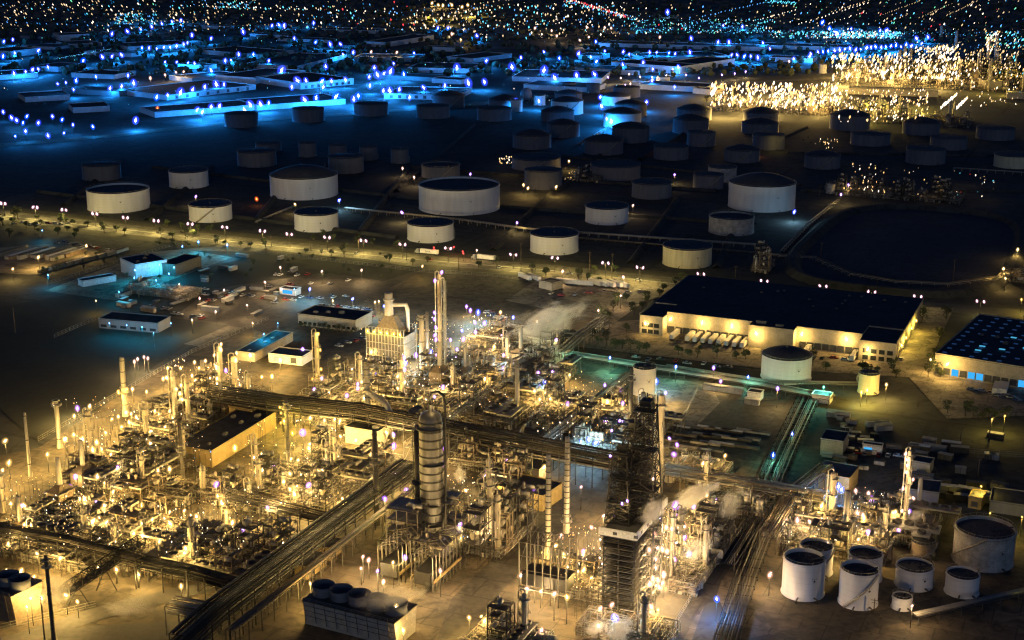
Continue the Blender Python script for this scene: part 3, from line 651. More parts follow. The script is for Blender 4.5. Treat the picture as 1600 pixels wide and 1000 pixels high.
random.seed(314)
HL = []
for i in range(70):
    px, py = ru(-20, 1230), ru(44, 150)
    if any(abs(px-(f[0]+f[2])/2) < (f[2]-f[0])/2+45 and abs(py-(f[1]+f[3])/2) < 9 for f in FW) or any(abs(px-q[0]) < 70 and abs(py-q[1]) < 7 for q in HL): continue
    if px > 1000 and py > 100: continue
    HL.append((px, py)); x, y = G(px, py); L = ru(40, 120); a, b_ = w2g(x, y); x2, y2 = g2w(a+L, b_)
    house('industrial_hall', 'low dark-roofed hall in the distant blue quarter', (x, y), (x2, y2), ru(25, 70), ru(5, 8), random.choice(['far_wall', 'tank_grey_dim', 'far_wall']), world=True, cat='hall', group='low halls of the distant blue quarter')
# ------------------------------------------------------------------ process equipment prototypes
def proto(name, cat):
    return thing(name, name, cat, 0, -500, 0)
def platform(b, z, r, w=1.0, rail=True, a0=0, a1=6.283, n=14):
    vs = []; fs = []
    for k in range(n+1):
        a = a0+(a1-a0)*k/n; c, s = math.cos(a), math.sin(a); vs += [(r*c, r*s, z), ((r+w)*c, (r+w)*s, z), ((r+w)*c, (r+w)*s, z-.2)]
    for k in range(n): fs += [(3*k, 3*k+1, 3*k+4, 3*k+3), (3*k+1, 3*k+2, 3*k+5, 3*k+4), (3*k+2, 3*k, 3*k+3, 3*k+5)]
    b.add(vs, fs)
    if rail:
        pts = [((r+w)*math.cos(a0+(a1-a0)*k/n), (r+w)*math.sin(a0+(a1-a0)*k/n), z+1.1) for k in range(n+1)]
        b.tube(pts, .05, 4, smooth=False)
        for p in pts[::2]: b.beam(p, (p[0], p[1], z), .05)
def column_parts(t, r, h, m='vessel_silver', nplat=3, over=True, skirt=True):
    b = MB(); b.lathe([(r*1.15, 0), (r, 2.5), (r, h-r*.7), (r*.9, h-r*.35), (r*.6, h-r*.1), (.05, h)], n=18); b.build('shell', m, t)
    for i in range(nplat):
        b = MB(); z = h*(i+1)/(nplat+.35); a = ru(0, 6); platform(b, z, r, 1.1, a0=a, a1=a+4.4); b.build('platform', 'galv', t)
    b = MB(); x = r+.35
    for s in (-.3, .3): b.beam((x, s, 0), (x, s, h), .06)
    for k in range(int(h/1.5)): b.beam((x, -.3, k*1.5+.5), (x, .3, k*1.5+.5), .04)
    b.build('ladder', 'galv', t)
    if over:
        b = MB(); q = r+.8; b.tube([(0, 0, h-.2), (0, 0, h+1.2), (-q*.5, -q*.3, h+1.8), (-q, -q*.6, h+.8), (-q, -q*.6, 1)], .32, 7); b.tube([(q*.7, -q*.8, 1), (q*.7, -q*.8, h*.7), (r*.5, -r*.5, h*.74)], .22, 6); b.build('overhead_pipe', 'pipe_silver', t)
def stack_parts(t, r, h, m='stack_light', rings=4, plat=.45, taper=.8):
    b = MB(); b.lathe([(r*1.3, 0), (r*1.2, h*.08), (r, h*.14), (r*taper, h), (r*taper-.25, h), (r*taper-.25, h-2)], n=18, cap=False); b.build('shell', m, t)
    b = MB()
    for i in range(rings): z = h*(.2+.75*i/max(1, rings-1)); rr = r*(1+(taper-1)*z/h); b.ring(0, 0, z, rr-.05, rr+.22, .35, 18)
    b.build('stiffener_rings', 'steel_dark', t)
    if plat:
        b = MB(); platform(b, h*plat, r, 1.2); platform(b, h*plat+2.6, r, .7, rail=False); b.build('platform', 'galv', t)
    b = MB(); x = r*1.1
    for s in (-.3, .3): b.beam((x, s, 0), (x*taper, s, h*.97), .06)
    for k in range(int(h/2)): b.beam((x, -.3, k*2+.5), (x, .3, k*2+.5), .04)
    b.build('ladder', 'steel_mid', t)
def frame_parts(t, w, d, lv, lh, bays=2, m='steel_mid', brace=True, eq=True, deckm='galv', rail=True):
    b = MB(); h = lv*lh
    xs = [w*(i/bays-.5) for i in range(bays+1)]; ys = [-d/2, d/2]
    for x in xs:
        for y in ys: b.beam((x, y, 0), (x, y, h), .24)
    for l in range(1, lv+1):
        z = l*lh
        for y in ys: b.beam((-w/2, y, z), (w/2, y, z), .2)
        for x in xs: b.beam((x, -d/2, z), (x, d/2, z), .2)
    if brace:
        for l in range(lv):
            for y in ys: b.beam((xs[0], y, l*lh), (xs[1], y, (l+1)*lh), .12)
            b.beam((xs[-1], -d/2, l*lh), (xs[-1], d/2, (l+1)*lh), .12)
    b.build('frame', m, t)
    for l in range(1, lv+1):
        b = MB(); z = l*lh+.1
        for k in range(5):
            if R() < .8: b.box(-w/2+w*k/5+.05, -d/2, z, -w/2+w*(k+1)/5-.05, d/2, z+.08)
        if rail:
            P = [(-w/2, -d/2), (w/2, -d/2), (w/2, d/2), (-w/2, d/2), (-w/2, -d/2)]
            for (p, q) in zip(P, P[1:]):
                b.beam((*p, z+1.1), (*q, z+1.1), .05); b.beam((*p, z+.6), (*q, z+.6), .04)
        b.build('deck', deckm, t)
        if eq:
            b = MB()
            for k in range(2):
                x = ru(-w*.35, w*.35); y = ru(-d*.25, d*.25); r = ru(.5, .95)
                if R() < .6: b.tube([(x-w*.22, y, z+.3+r), (x+w*.22, y, z+.3+r)], r, 10); b.tube([(x-w*.22-.15, y, z+.3+r), (x-w*.22, y, z+.3+r)], r*1.15, 10)
                else: b.lathe([(r, z+.2), (r, z+1.8), (r*.6, z+2.3), (.05, z+2.4)], x, y, 12)
            b.build('drum', random.choice(['vessel_silver', 'vessel_cream', 'pipe_silver']), t)
def drum_parts(t, r, L, m):
    b = MB(); z = r+1.2
    b.tube([(-L/2-r*.55, 0, z), (-L/2-r*.35, 0, z), (-L/2, 0, z), (L/2, 0, z), (L/2+r*.35, 0, z), (L/2+r*.55, 0, z)], [.1, r*.75, r, r, r*.75, .1], 16); b.build('shell', m, t)
    for s in (-1, 1): b = MB(); b.box(s*L*.3-.25, -r*.8, 0, s*L*.3+.25, r*.8, z-r*.6); b.build('saddle', 'concrete', t)
    b = MB(); b.tube([(0, 0, z+r), (0, 0, z+r+1), (r*1.6, 0, z+r+1), (r*1.6, -r*1.3, z+r+1), (r*1.6, -r*1.3, .3)], .2, 6); b.build('nozzle', 'pipe_silver', t); b = MB(); b.tube([(-L*.3, 0, z+r), (-L*.3, 0, z+r+.7)], .3, 6); b.build('manway', 'pipe_silver', t)
def exch_parts(t):
    for i in range(2):
        b = MB(); z = 1.3+i*1.9; b.tube([(-3, 0, z), (3, 0, z)], .65, 12); b.tube([(2.9, 0, z), (3.8, 0, z)], .85, 12); b.tube([(-3.4, 0, z), (-3, 0, z)], .5, 12); b.build('shell', 'vessel_silver', t)
    b = MB(); b.box(-1.9, -.6, 0, -1.5, .6, 2.8); b.box(1.5, -.6, 0, 1.9, .6, 2.8); b.build('saddle', 'concrete', t)
    b = MB(); b.tube([(3.4, 0, 4), (3.4, 0, 5.2), (3.4, 2, 5.2), (3.4, 2, .2)], .2, 6); b.tube([(-2.6, 0, .7), (-2.6, 0, .3), (-2.6, -2, .3)], .2, 6); b.build('nozzle', 'pipe_silver', t)
def finfan_parts(t, n=3):
    w = 4.2*n; b = MB()
    for i in range(n+1):
        for y in (-3, 3): b.beam((-w/2+4.2*i, y, 0), (-w/2+4.2*i, y, 7), .2)
    for y in (-3, 3): b.beam((-w/2, y, 5), (w/2, y, 5), .18); b.beam((-w/2, y, 7), (w/2, y, 7), .18)
    b.build('frame', 'steel_mid', t)
    b = MB(); b.box(-w/2-.3, -3.4, 7.05, w/2+.3, 3.4, 7.9); b.build('bundle', 'galv', t)
    for i in range(n):
        b = MB(); b.lathe([(1.8, 7.91), (1.65, 8.9), (1.5, 8.9), (1.5, 8.1), (.05, 8.1)], -w/2+4.2*(i+.5), 0, 16, cap=False); b.build('fan_ring', 'steel_mid', t)
def pump_parts(t):
    b = MB(); b.box(-1.6, -.6, 0, 1.6, .6, .35); b.build('plinth', 'concrete', t)
    b = MB(); b.tube([(-1.4, 0, .95), (-.1, 0, .95)], .5, 10); b.tube([(.1, 0, .95), (.3, 0, .95), (.9, 0, .95), (1.1, 0, .95)], [.2, .6, .6, .2], 10); b.build('motor', 'steel_mid', t)
    b = MB(); b.tube([(.6, 0, 1.4), (.6, 0, 3.2), (.6, 2.5, 3.2)], .2, 6); b.tube([(1.1, 0, .95), (2.2, 0, .95), (2.2, 0, .1)], .22, 6); b.build('pipe', 'pipe_silver', t)
def heater_parts(t, h=14):
    b = MB(); b.box(-5, -3.2, 2.5, 5, 3.2, h*.6); b.add([(-5, -3.2, h*.6), (5, -3.2, h*.6), (5, 3.2, h*.6), (-5, 3.2, h*.6), (-1.6, -1.2, h*.78), (1.6, -1.2, h*.78), (1.6, 1.2, h*.78), (-1.6, 1.2, h*.78)], [(0, 1, 5, 4), (1, 2, 6, 5), (2, 3, 7, 6), (3, 0, 4, 7), (4, 5, 6, 7)]); b.build('firebox', 'pipe_brown', t)
    b = MB(); b.lathe([(1.1, h*.78), (1, h*1.6), (.8, h*1.6), (.8, h*1.5)], n=14, cap=False); b.build('chimney', 'stack_light', t)
    b = MB()
    for x in (-4.8, -1.6, 1.6, 4.8):
        for y in (-3, 3): b.beam((x, y, 0), (x, y, 2.6), .25); b.beam((x, y*1.08, 2.5), (x, y*1.08, h*.6), .15)
    b.build('frame', 'steel_mid', t)
    b = MB(); b.box(-6, -4.3, h*.6+.05, 6, -3.3, h*.6+.2); b.box(-6, 3.3, h*.6+.05, 6, 4.3, h*.6+.2); b.build('platform', 'galv', t)
PR = {}
def mk(key, name, cat, fn):
    t = thing(name, name, cat, 0, 0); fn(t); PR.setdefault(key, []).append(t)
for i, (r, h) in enumerate([(1.0, 10), (1.3, 14), (.8, 12), (1.7, 9), (1.1, 19)]): mk('col', 'process_column', 'process tower', lambda t: column_parts(t, r, h, ['vessel_silver', 'vessel_cream', 'pipe_silver'][i % 3], 2+i % 3))
for i, (w_, d_, l_) in enumerate([(9, 7, 2), (12, 7, 3), (7, 6, 3), (10, 8, 1), (7, 7, 4), (14, 6, 2)]): mk('frame', 'steel_structure', 'steel structure', lambda t: frame_parts(t, w_, d_, l_, 4.2, 3 if w_ > 9 else 2, ['steel_mid', 'steel_dark', 'pipe_brown'][i % 3], deckm='steel_mid'))
for i, (r, L) in enumerate([(1.2, 7), (1.7, 9), (.9, 5)]): mk('drum', 'horizontal_drum', 'pressure vessel', lambda t: drum_parts(t, r, L, ['vessel_silver', 'vessel_cream', 'tank_white'][i]))
mk('exch', 'heat_exchanger', 'heat exchanger', exch_parts)
mk('fan', 'air_cooler', 'air cooler', lambda t: finfan_parts(t, 3)); mk('fan', 'air_cooler', 'air cooler', lambda t: finfan_parts(t, 5))
mk('pump', 'pump', 'pump', pump_parts)
mk('heater', 'process_heater', 'heater', heater_parts)
DESC = {'col': 'slender upright vessel with ladder platforms in the ', 'frame': 'open steel structure carrying drums in the ', 'drum': 'horizontal drum on two saddles in the ', 'exch': 'pair of stacked heat exchangers in the ', 'fan': 'raised bank of air coolers in the ', 'pump': 'pump on its plinth in the ', 'heater': 'boxy furnace with chimney in the '}
GR = {'col': 'upright vessels', 'frame': 'steel structures', 'drum': 'horizontal drums', 'exch': 'stacked exchangers', 'fan': 'air coolers', 'pump': 'pumps', 'heater': 'furnaces'}
OCC = []
def tangle(name, label, a0, b0, a1, b1, n, zmax=7, mats=('pipe_silver', 'galv', 'pipe_brown', 'steel_mid'), rr=(.07, .21)):
    """the connected small pipework of one unit"""
    cx, cy_ = (a0+a1)/2, (b0+b1)/2; x, y = g2w(cx, cy_)
    t = thing(name, label, 'pipework', x, y, TH)
    mbs = [MB() for _ in mats]
    for i in range(n):
        b = mbs[i % len(mats)]; r = ru(*rr)
        p = [ru(a0, a1)-cx, ru(b0, b1)-cy_, ru(.5, zmax)]; pts = [(p[0], p[1], 0), tuple(p)] if R() < .6 else [tuple(p)]
        ax = random.randint(0, 1)
        for k in range(random.randint(2, 4)):
            if R() < .25: p[2] = min(zmax, max(.5, p[2]+ru(-3, 3)))
            else:
                L = ru(2, 13)*random.choice((-1, 1)); p[ax] += L; ax = 1-ax
                p[0] = min(max(p[0], a0-cx), a1-cx); p[1] = min(max(p[1], b0-cy_), b1-cy_)
            q = tuple(p)
            if (Vector(q)-Vector(pts[-1])).length > .3: pts.append(q)
        if R() < .6: pts.append((p[0], p[1], 0))
        if len(pts) > 1: b.tube(pts, r, 5, False)
    for b, m in zip(mbs, mats): b.build('pipes', m, t)
    b = MB()
    for i in range(n//5):
        x, y = ru(a0, a1)-cx, ru(b0, b1)-cy_; hh = ru(.8, 3.2); s = ru(.5, 1.6)
        if R() < .5: b.cbox(x, y, 0, s*ru(.6, 2), s, hh)
        else: b.lathe([(s*.5, 0), (s*.5, hh), (.05, hh+.3)], x, y, 8)
    b.build('skids', 'galv', t)['kind'] = 'stuff'
    return t
def unit(label, corners, cell, mix, tang=1.0, zs=1.0, avoid=()):
    """fills a grid aligned block given by photo corners (lower left, upper right)"""
    ga = w2g(*G(*corners[0])); gb = w2g(*G(*corners[1]))
    a0, a1 = sorted((ga[0], gb[0])); b0, b1 = sorted((ga[1], gb[1]))
    fill(label, a0, b0, a1, b1, cell, mix, tang, zs)
def fill(label, a0, b0, a1, b1, cell, mix, tang=1.0, zs=1.0):
    na = max(1, round((a1-a0)/cell)); nb = max(1, round((b1-b0)/cell)); keys = list(mix); wt = [mix[k] for k in keys]
    for i in range(na):
        for j in range(nb):
            a = a0+(a1-a0)*(i+.5)/na+ru(-1, 1); b = b0+(b1-b0)*(j+.5)/nb+ru(-1, 1)
            if any(abs(a-oa) < orr and abs(b-ob) < orr for oa, ob, orr in OCC): continue
            k = random.choices(keys, wt)[0]
            if k == 'none': continue
            pr = random.choice(PR[k]); x, y = g2w(a, b); s = ru(.85, 1.15)
            place(pr, x, y, TH+(math.pi/2 if R() < .5 else 0), DESC[k]+label, GR[k]+' of the '+label, s=(s, s, s*zs))
    area = (a1-a0)*(b1-b0)
    tangle('process_piping', 'maze of small lit pipes in the '+label, a0, b0, a1, b1, int(min(2200, area/2.7*tang)), zmax=5.5)
def occ(px, py, r=7): a, b = w2g(*G(px, py)); OCC.append((a, b, r))

# ------------------------------------------------------------------ tall named towers and stacks (base and top in the photo)
def tower(px, pb, pt, wpx, kind, label, **k):
    x, y = G(px, pb); h = hgt(px, pb, pt); r = wpx/2*mpp(px, pb); occ(px, pb, r+3)
    if kind == 'stack':
        t = thing('stack', label, 'chimney stack', x, y, TH); stack_parts(t, r, h, **k)
    else:
        t = thing('distillation_column', label, 'process tower', x, y, TH); column_parts(t, r, h, **k)
    TW[label[:12]] = (x, y, r, h)
    return t, x, y, r, h
TW = {}
stk = [
(197, 650, 559, 9, 'stack', 'tall pale stack with a lit collar rising highest at the left', dict(m='stack_light', rings=5, plat=.42)),
(346, 612, 540, 8, 'col', 'pale column topped by lamps at the upper end of the left units', dict(m='vessel_cream', nplat=3)),
(368, 614, 556, 9, 'col', 'stouter cream column with looping pipe beside the pale lamp-topped one', dict(m='vessel_cream', nplat=2)),
(94, 700, 628, 8, 'stack', 'pale stack with dark cap near the left edge', dict(m='stack_light', rings=2, plat=.93)),
(48, 745, 645, 5, 'stack', 'thin bare pale pole-like stack at the far left', dict(m='stack_light', rings=3, plat=0)),
(143, 715, 642, 7, 'col', 'pale column with star lamp on top left of the lit thicket', dict(m='vessel_cream', nplat=3)),
(276, 680, 578, 7, 'col', 'left one of two tall columns in the left thicket', dict(m='vessel_silver', nplat=4)),
(297, 690, 590, 7, 'col', 'right one of two tall columns in the left thicket', dict(m='vessel_cream', nplat=4)),
(286, 752, 655, 6, 'stack', 'dark slender stack left of the ochre building', dict(m='stack_dark', rings=4, plat=.5)),
(452, 745, 620, 6, 'stack', 'dark slender mast-like stack with a lattice tip', dict(m='stack_dark', rings=6, plat=.86)),
(497, 612, 518, 6, 'col', 'slim column with wide platforms standing alone left of the furnace', dict(m='vessel_cream', nplat=5)),
(575, 660, 572, 9, 'stack', 'stack with black cap and a big bent duct at its side', dict(m='stack_light', rings=4, plat=.85)),
(660, 590, 492, 9, 'stack', 'thick pale stack right of the furnace', dict(m='stack_light', rings=3, plat=.93)),
(668, 560, 487, 6, 'stack', 'dim brown stack behind the thick pale one', dict(m='pipe_brown', rings=3, plat=0)),
(688, 594, 428, 5.5, 'col', 'highest column of the upper works with lamps in a string, left of a twin', dict(m='pipe_brown', nplat=6)),
(696, 590, 438, 4, 'col', 'slimmer twin beside the highest column of the upper works', dict(m='vessel_silver', nplat=3)),
(628, 628, 555, 5, 'col', 'slim column hung with lamps behind the bent duct', dict(m='vessel_cream', nplat=4)),
(808, 652, 564, 8, 'stack', 'clean pale stack with dark collar in the middle of the yard', dict(m='stack_light', rings=2, plat=.9)),
(589, 820, 672, 9, 'stack', 'thick black stack left of the silver column', dict(m='stack_dark', rings=5, plat=.66)),
(856, 872, 710, 9, 'stack', 'front one of two banded stacks over the boiler', dict(m='stack_light', rings=14, plat=.18)),
(885, 832, 683, 9, 'stack', 'rear one of two banded stacks over the boiler', dict(m='stack_light', rings=14, plat=.12)),
(985, 665, 575, 6, 'stack', 'dark stack in front of the bright white tank', dict(m='stack_dark', rings=2, plat=.8)),
(1029, 770, 616, 9, 'col', 'tall slim pinkish column touching the black derrick', dict(m='vessel_cream', nplat=3)),
(1003, 700, 612, 8, 'col', 'short dark-headed column behind the derrick top', dict(m='steel_mid', nplat=2)),
(85, 1010, 868, 6, 'stack', 'black guyed stack at the lower left', dict(m='stack_dark', rings=3, plat=.88)),
(1411, 840, 704, 6, 'col', 'slim column strung with pink lamps at the right', dict(m='vessel_cream', nplat=6)),
(1297, 822, 738, 9, 'col', 'golden column with pale bulb at its foot in the right unit', dict(m='vessel_cream', nplat=3)),
(402, 750, 683, 5, 'col', 'slim column amid lamps below the ochre building', dict(m='vessel_cream', nplat=2)),
(511, 745, 690, 5, 'col', 'slim column on the lit slope under the beige hall', dict(m='vessel_silver', nplat=2)),
(524, 750, 672, 5, 'col', 'leaning-looking slim column left of the black stack', dict(m='vessel_cream', nplat=3)),
(417, 850, 815, 12, 'col', 'short stout cream silo on the pale pad at lower left', dict(m='vessel_cream', nplat=1)),
(356, 822, 795, 8, 'col', 'stout white upright vessel near the lower pipe rack', dict(m='vessel_cream', nplat=1)),
(228, 858, 795, 6, 'stack', 'short dark stack in the lower left unit', dict(m='stack_dark', rings=3, plat=.8)),
(767, 590, 555, 14, 'col', 'stout silver drum-like column right of the twin tower', dict(m='vessel_silver', nplat=2)),
(5, 800, 735, 9, 'col', 'pale column cut by the left edge of the photo', dict(m='vessel_cream', nplat=3)),
(1062, 880, 795, 9, 'col', 'bright lit column right of the coke structure', dict(m='vessel_silver', nplat=5)),
(1048, 900, 800, 7, 'col', 'dim column squeezed against the coke structure', dict(m='vessel_silver', nplat=5)),
(1046, 752, 722, 14, 'col', 'pale stout vessel beside the three small white tanks', dict(m='vessel_cream', nplat=1)),
]
for s in stk: tower(*s[:6], **s[6])
# bent duct of the capped stack
x, y = G(575, 660); h0 = hgt(575, 660, 612); x2, y2 = G(612, 690)
b = MB(); dx, dy = x2-x, y2-y; b.tube([(0, 0, h0), (dx*.5, dy*.5, h0+1), (dx*.85, dy*.85, h0+.5), (dx, dy, h0-2), (dx, dy, 2)], 1.5, 12)
o = b.build('duct', 'stack_light', None, (x, y, 0)); tag(o, 'big bent pale duct coming off the black-capped stack', 'duct')
# derrick-like furnace with lit crown
x, y = G(612, 562); mp = mpp(612, 562); t = thing('furnace', 'large box furnace with a row of golden lamps along its crown', 'furnace', x, y, TH); occ(612, 555, 18)
b = MB(); b.box(-12, -7, 4, 12, 7, 17); b.build('firebox', 'steel_mid', t)
b = MB()
for i in range(13):
    xx = -12.3+24.6*i/12; b.beam((xx, -7.5, 0), (xx, -7.5, 21), .2); b.beam((xx, 7.5, 0), (xx, 7.5, 21), .2)
for z in (4, 8, 12, 17, 21): b.beam((-12.3, -7.5, z), (12.3, -7.5, z), .18); b.beam((-12.3, 7.5, z), (12.3, 7.5, z), .18); b.beam((12.3, -7.5, z), (12.3, 7.5, z), .18)
b.build('frame', 'galv', t)
b = MB(); b.add([(-9, -5, 17.1), (9, -5, 17.1), (9, 5, 17.1), (-9, 5, 17.1), (-3, -2, 27), (3, -2, 27), (3, 2, 27), (-3, 2, 27)], [(0, 1, 5, 4), (1, 2, 6, 5), (2, 3, 7, 6), (3, 0, 4, 7), (4, 5, 6, 7)]); b.build('hood', 'pipe_brown', t)
b = MB(); b.lathe([(2.6, 27), (2.3, 40), (2, 40), (2, 38)], -1, 0, 16, cap=False); b.ring(-1, 0, 36, 2.3, 3.3, .4, 16); b.build('chimney', 'stack_light', t)
b = MB(); b.tube([(-1, 0, 33), (8, 4, 33), (9, 4, 30), (9, 4, 17)], 1.3, 12); b.build('duct', 'stack_light', t)
FX = (x, y)
for i in range(6):
    lx, ly = -10.5+21*i/5, -8.6; wx = x+lx*UX-ly*UY; wy = y+lx*UY+ly*UX
    lamp(0, 0, 18.5, 'y', 1.0, 330, 'golden lamp along the crown of the box furnace', 'golden crown lamps of the box furnace', 'floodlight', world=(wx, wy), post=False, z0=17.5, halo=1.2)

# silver reactor column (hero)
bx_, by_ = G(676, 862); r = 17*mpp(676, 790); hh = hgt(676, 862, 640); occ(676, 862, 16)
t = thing('reactor_column', 'huge silver ringed column with a round head and a looping black pipe on top', 'process tower', bx_, by_, TH)
b = MB(); z1 = hh-r*1.05
b.lathe([(r*.62, 0), (r*.62, hh*.15), (r, hh*.22), (r, z1), (r*.97, z1+r*.28), (r*.88, z1+r*.52), (r*.72, z1+r*.72), (r*.5, z1+r*.87), (r*.22, z1+r*.96), (r*.2, hh+2), (.05, hh+2.2)], n=32); b.build('shell', 'hero_shell', t)
for i in range(13):
    b = MB(); z = hh*.23+(z1-hh*.23)*i/12.; b.ring(0, 0, z, r-.1, r+.28, .5, 32); b.build('ring', 'steel_dark', t)
b = MB(); ax = r+1.4
b.tube([(0, 0, hh+2), (0, 0, hh+5), (ax*.25, 0, hh+7.2), (ax*.6, 0, hh+7.8), (ax*.95, 0, hh+6.5), (ax*1.02, 0, hh+3), (ax*1.02, 0, hh*.3), (ax*1.02, -3, hh*.22)], .65, 10); b.build('overhead_pipe', 'steel_dark', t)
b = MB(); b.tube([(-r-1.1, 0, 0), (-r-1.1, 0, z1-4)], 1.5, 10); b.beam((-r-2.8, -1, 0), (-r-2.8, -1, z1-2), .2); b.beam((-r-2.8, 1, 0), (-r-2.8, 1, z1-2), .2)
for k in range(24): b.beam((-r-2.8, -1, z1*k/24), (-r-2.8, 1, z1*k/24), .1)
b.build('side_riser', 'steel_dark', t)
for (z, a0_, a1_, w_) in ((hh*.22, 0, 6.28, 2.2), (hh*.36, 3.6, 5.6, 1.6), (hh*.64, 4.6, 6.6, 1.6), (z1-2, 3.2, 6.0, 1.6), (hh*.5, 2.2, 4.2, 3.2), (z1+r*.9, 2.6, 3.8, 4)):
    b = MB(); platform(b, z, r, w_, a0=a0_, a1=a1_, n=18); b.build('platform', 'steel_mid', t)
b = MB()
for k in range(8):
    a = 2*math.pi*k/8; b.beam((r*1.1*math.cos(a), r*1.1*math.sin(a), 0), (r*.95*math.cos(a), r*.95*math.sin(a), hh*.28), .35)
b.build('support_frame', 'steel_dark', t)
# open steel around the reactor foot
for (px, py, w_, d_, lv) in [(640, 872, 14, 12, 5), (700, 858, 13, 12, 5), (676, 892, 16, 9, 3)]:
    x, y = G(px, py); t = thing('steel_structure', {640: 'dark open steelwork at the left foot of the silver column', 700: 'dark open steelwork at the right foot of the silver column', 676: 'low open steelwork in front of the silver column'}[px], 'steel structure', x, y, TH); frame_parts(t, w_, d_, lv, 4.6, 3, 'steel_mid')
# boiler rows of tall bents
def bents(px, py, n, label, L=24, dpt=9, h=15, mm='steel_mid'):
    x, y = G(px, py); t = thing('boiler_house', label, 'boiler', x, y, TH+math.pi/2); occ(px, py, 15)
    b = MB(); b.box(-L/2, -dpt/2+1, 3, L/2, dpt/2-1, h*.55); b.build('casing', 'steel_dark', t)
    b = MB()
    for i in range(n):
        xx = -L/2+L*i/(n-1)
        for s in (-1, 1): b.beam((xx, s*dpt/2, 0), (xx, s*dpt/2, h), .25)
        b.beam((xx, -dpt/2, h), (xx, -dpt*.2, h+2.2), .2); b.beam((xx, -dpt*.2, h+2.2), (xx, dpt/2, h), .2)
    for z in (3, h*.55, h): b.beam((-L/2, -dpt/2, z), (L/2, -dpt/2, z), .16); b.beam((-L/2, dpt/2, z), (L/2, dpt/2, z), .16)
    b.build('bents', mm, t)
    b = MB(); b.box(-L/2, -dpt/2-.6, 4.3, L/2, -dpt/2-.3, 5.6); b.box(-L/2, dpt/2+.3, 4.3, L/2, dpt/2+.6, 5.6); b.build('screen_panel', 'ochre_wall', t)
bents(632, 890, 9, 'rear row of tall steel bents over dark boiler casings, left of the road', L=26)
bents(682, 905, 9, 'front row of tall steel bents over dark boiler casings, left of the road', L=24)
def bents2(px, py, label):
    x, y = G(px, py); t = thing('boiler_house', label, 'boiler', x, y, TH); occ(px, py, 14)
    b = MB(); b.box(-9, -4.2, 6, 9, 5, 11); b.build('casing', 'steel_dark', t)
    b = MB()
    for i in range(7):
        xx = -9.5+19*i/6
        for s in (-5.5, 5.5): b.beam((xx, s, 0), (xx, s, 24), .28)
        b.beam((xx, -5.5, 24), (xx, 5.5, 26), .2); b.beam((xx, -5.5, 14), (xx, 5.5, 24), .13)
    for z in (6, 13, 18.5, 24): b.beam((-9.5, -5.5, z), (9.5, -5.5, z), .2); b.beam((-9.5, 5.5, z), (9.5, 5.5, z), .2)
    b.build('bents', 'steel_mid', t)
    b = MB(); b.box(-9.5, -6.6, 5.6, 9.5, -5.3, 5.9); b.build('platform', 'galv', t)
bents2(856, 935, 'dark boiler framed by seven tall bents below the two banded stacks')

# ------------------------------------------------------------------ black derricks over the coke structure
def lattice(b, p4, q4, n, r, rb=None):
    P = [Vector(p) for p in p4]; Q = [Vector(q) for q in q4]
    lv = [[P[i].lerp(Q[i], k/n) for i in range(4)] for k in range(n+1)]
    for i in range(4): b.beam(P[i], Q[i], r)
    for k in range(n+1):
        for i in range(4): b.beam(lv[k][i], lv[k][(i+1) % 4], r*.7)
    for k in range(n):
        for i in range(4): b.beam(lv[k][i], lv[k+1][(i+1) % 4], rb or r*.5); b.beam(lv[k][(i+1) % 4], lv[k+1][i], rb or r*.5)
Hs = hgt(990, 965, 845); Ht = hgt(1008, 935, 632)
fc = w2g(*G(990, 965)); rc = w2g(*G(1040, 790, Hs)); lc = w2g(*G(941, 829, Hs))
hw = (fc[0]-lc[0])/2-1.2; hd = max(9., (rc[1]-fc[1])/2-3); gcx = fc[0]-hw-.5; cx, cy_ = g2w(gcx, fc[1]); occ(984, 950, 24); occ(1000, 920, 20); occ(1010, 890, 16)
DEEP = max(20, rc[1]-fc[1]); print('coke', hw, Hs, Ht, DEEP)
t = thing('coke_structure', 'massive black open-floored coke structure with a white parapet around its roof', 'coker structure', cx, cy_, TH)
b = MB(); nf = 14
for i in range(0, 7, 3):
    for j in range(4):
        b.beam((-hw+2*hw*i/6, -hd+2*hd*j/3+hd, 0), (-hw+2*hw*i/6, -hd+2*hd*j/3+hd, Hs), .35)
for k in range(1, nf+1):
    z = Hs*k/nf
    for j in (0, 3): b.beam((-hw, -hd+2*hd*j/3+hd, z), (hw, -hd+2*hd*j/3+hd, z), .3)
    for i in range(0, 7, 3): b.beam((-hw+2*hw*i/6, 0, z), (-hw+2*hw*i/6, 2*hd, z), .25)
for k in range(nf):
    for i in (0, 5): b.beam((-hw+2*hw*i/6, 0, Hs*k/nf), (-hw+2*hw*(i+1)/6, 0, Hs*(k+1)/nf), .18)
b.build('frame', 'steel_dark', t)
for k in range(1, nf):
    b = MB(); b.box(-hw-.8, -.8, Hs*k/nf+.32, hw+.8, 2*hd+.8, Hs*k/nf+.45); b.build('deck', 'steel_dark', t); b = MB()
    for zz in (.9, 1.5): b.beam((-hw-.8, -.8, Hs*k/nf+zz), (hw+.8, -.8, Hs*k/nf+zz), .09); b.beam((hw+.8, -.8, Hs*k/nf+zz), (hw+.8, 2*hd, Hs*k/nf+zz), .09)
    b.build('handrail', 'steel_mid', t)
for i, xx in enumerate((-hw*.5, hw*.5)):
    b = MB(); q = hw*.44; b.lathe([(q*.3, Hs*.1), (q*.9, Hs*.3), (q, Hs*.38), (q, Hs*.85), (q*.75, Hs*.93), (q*.2, Hs*.97)], xx, hd, 24); b.build('coke_drum', 'stack_dark', t)
b = MB(); b.box(-hw-1.5, -1.5, Hs+.3, hw+1.5, DEEP, Hs+.7); b.build('roof_deck', 'roof_dark', t)
b = MB(); e = 1.5
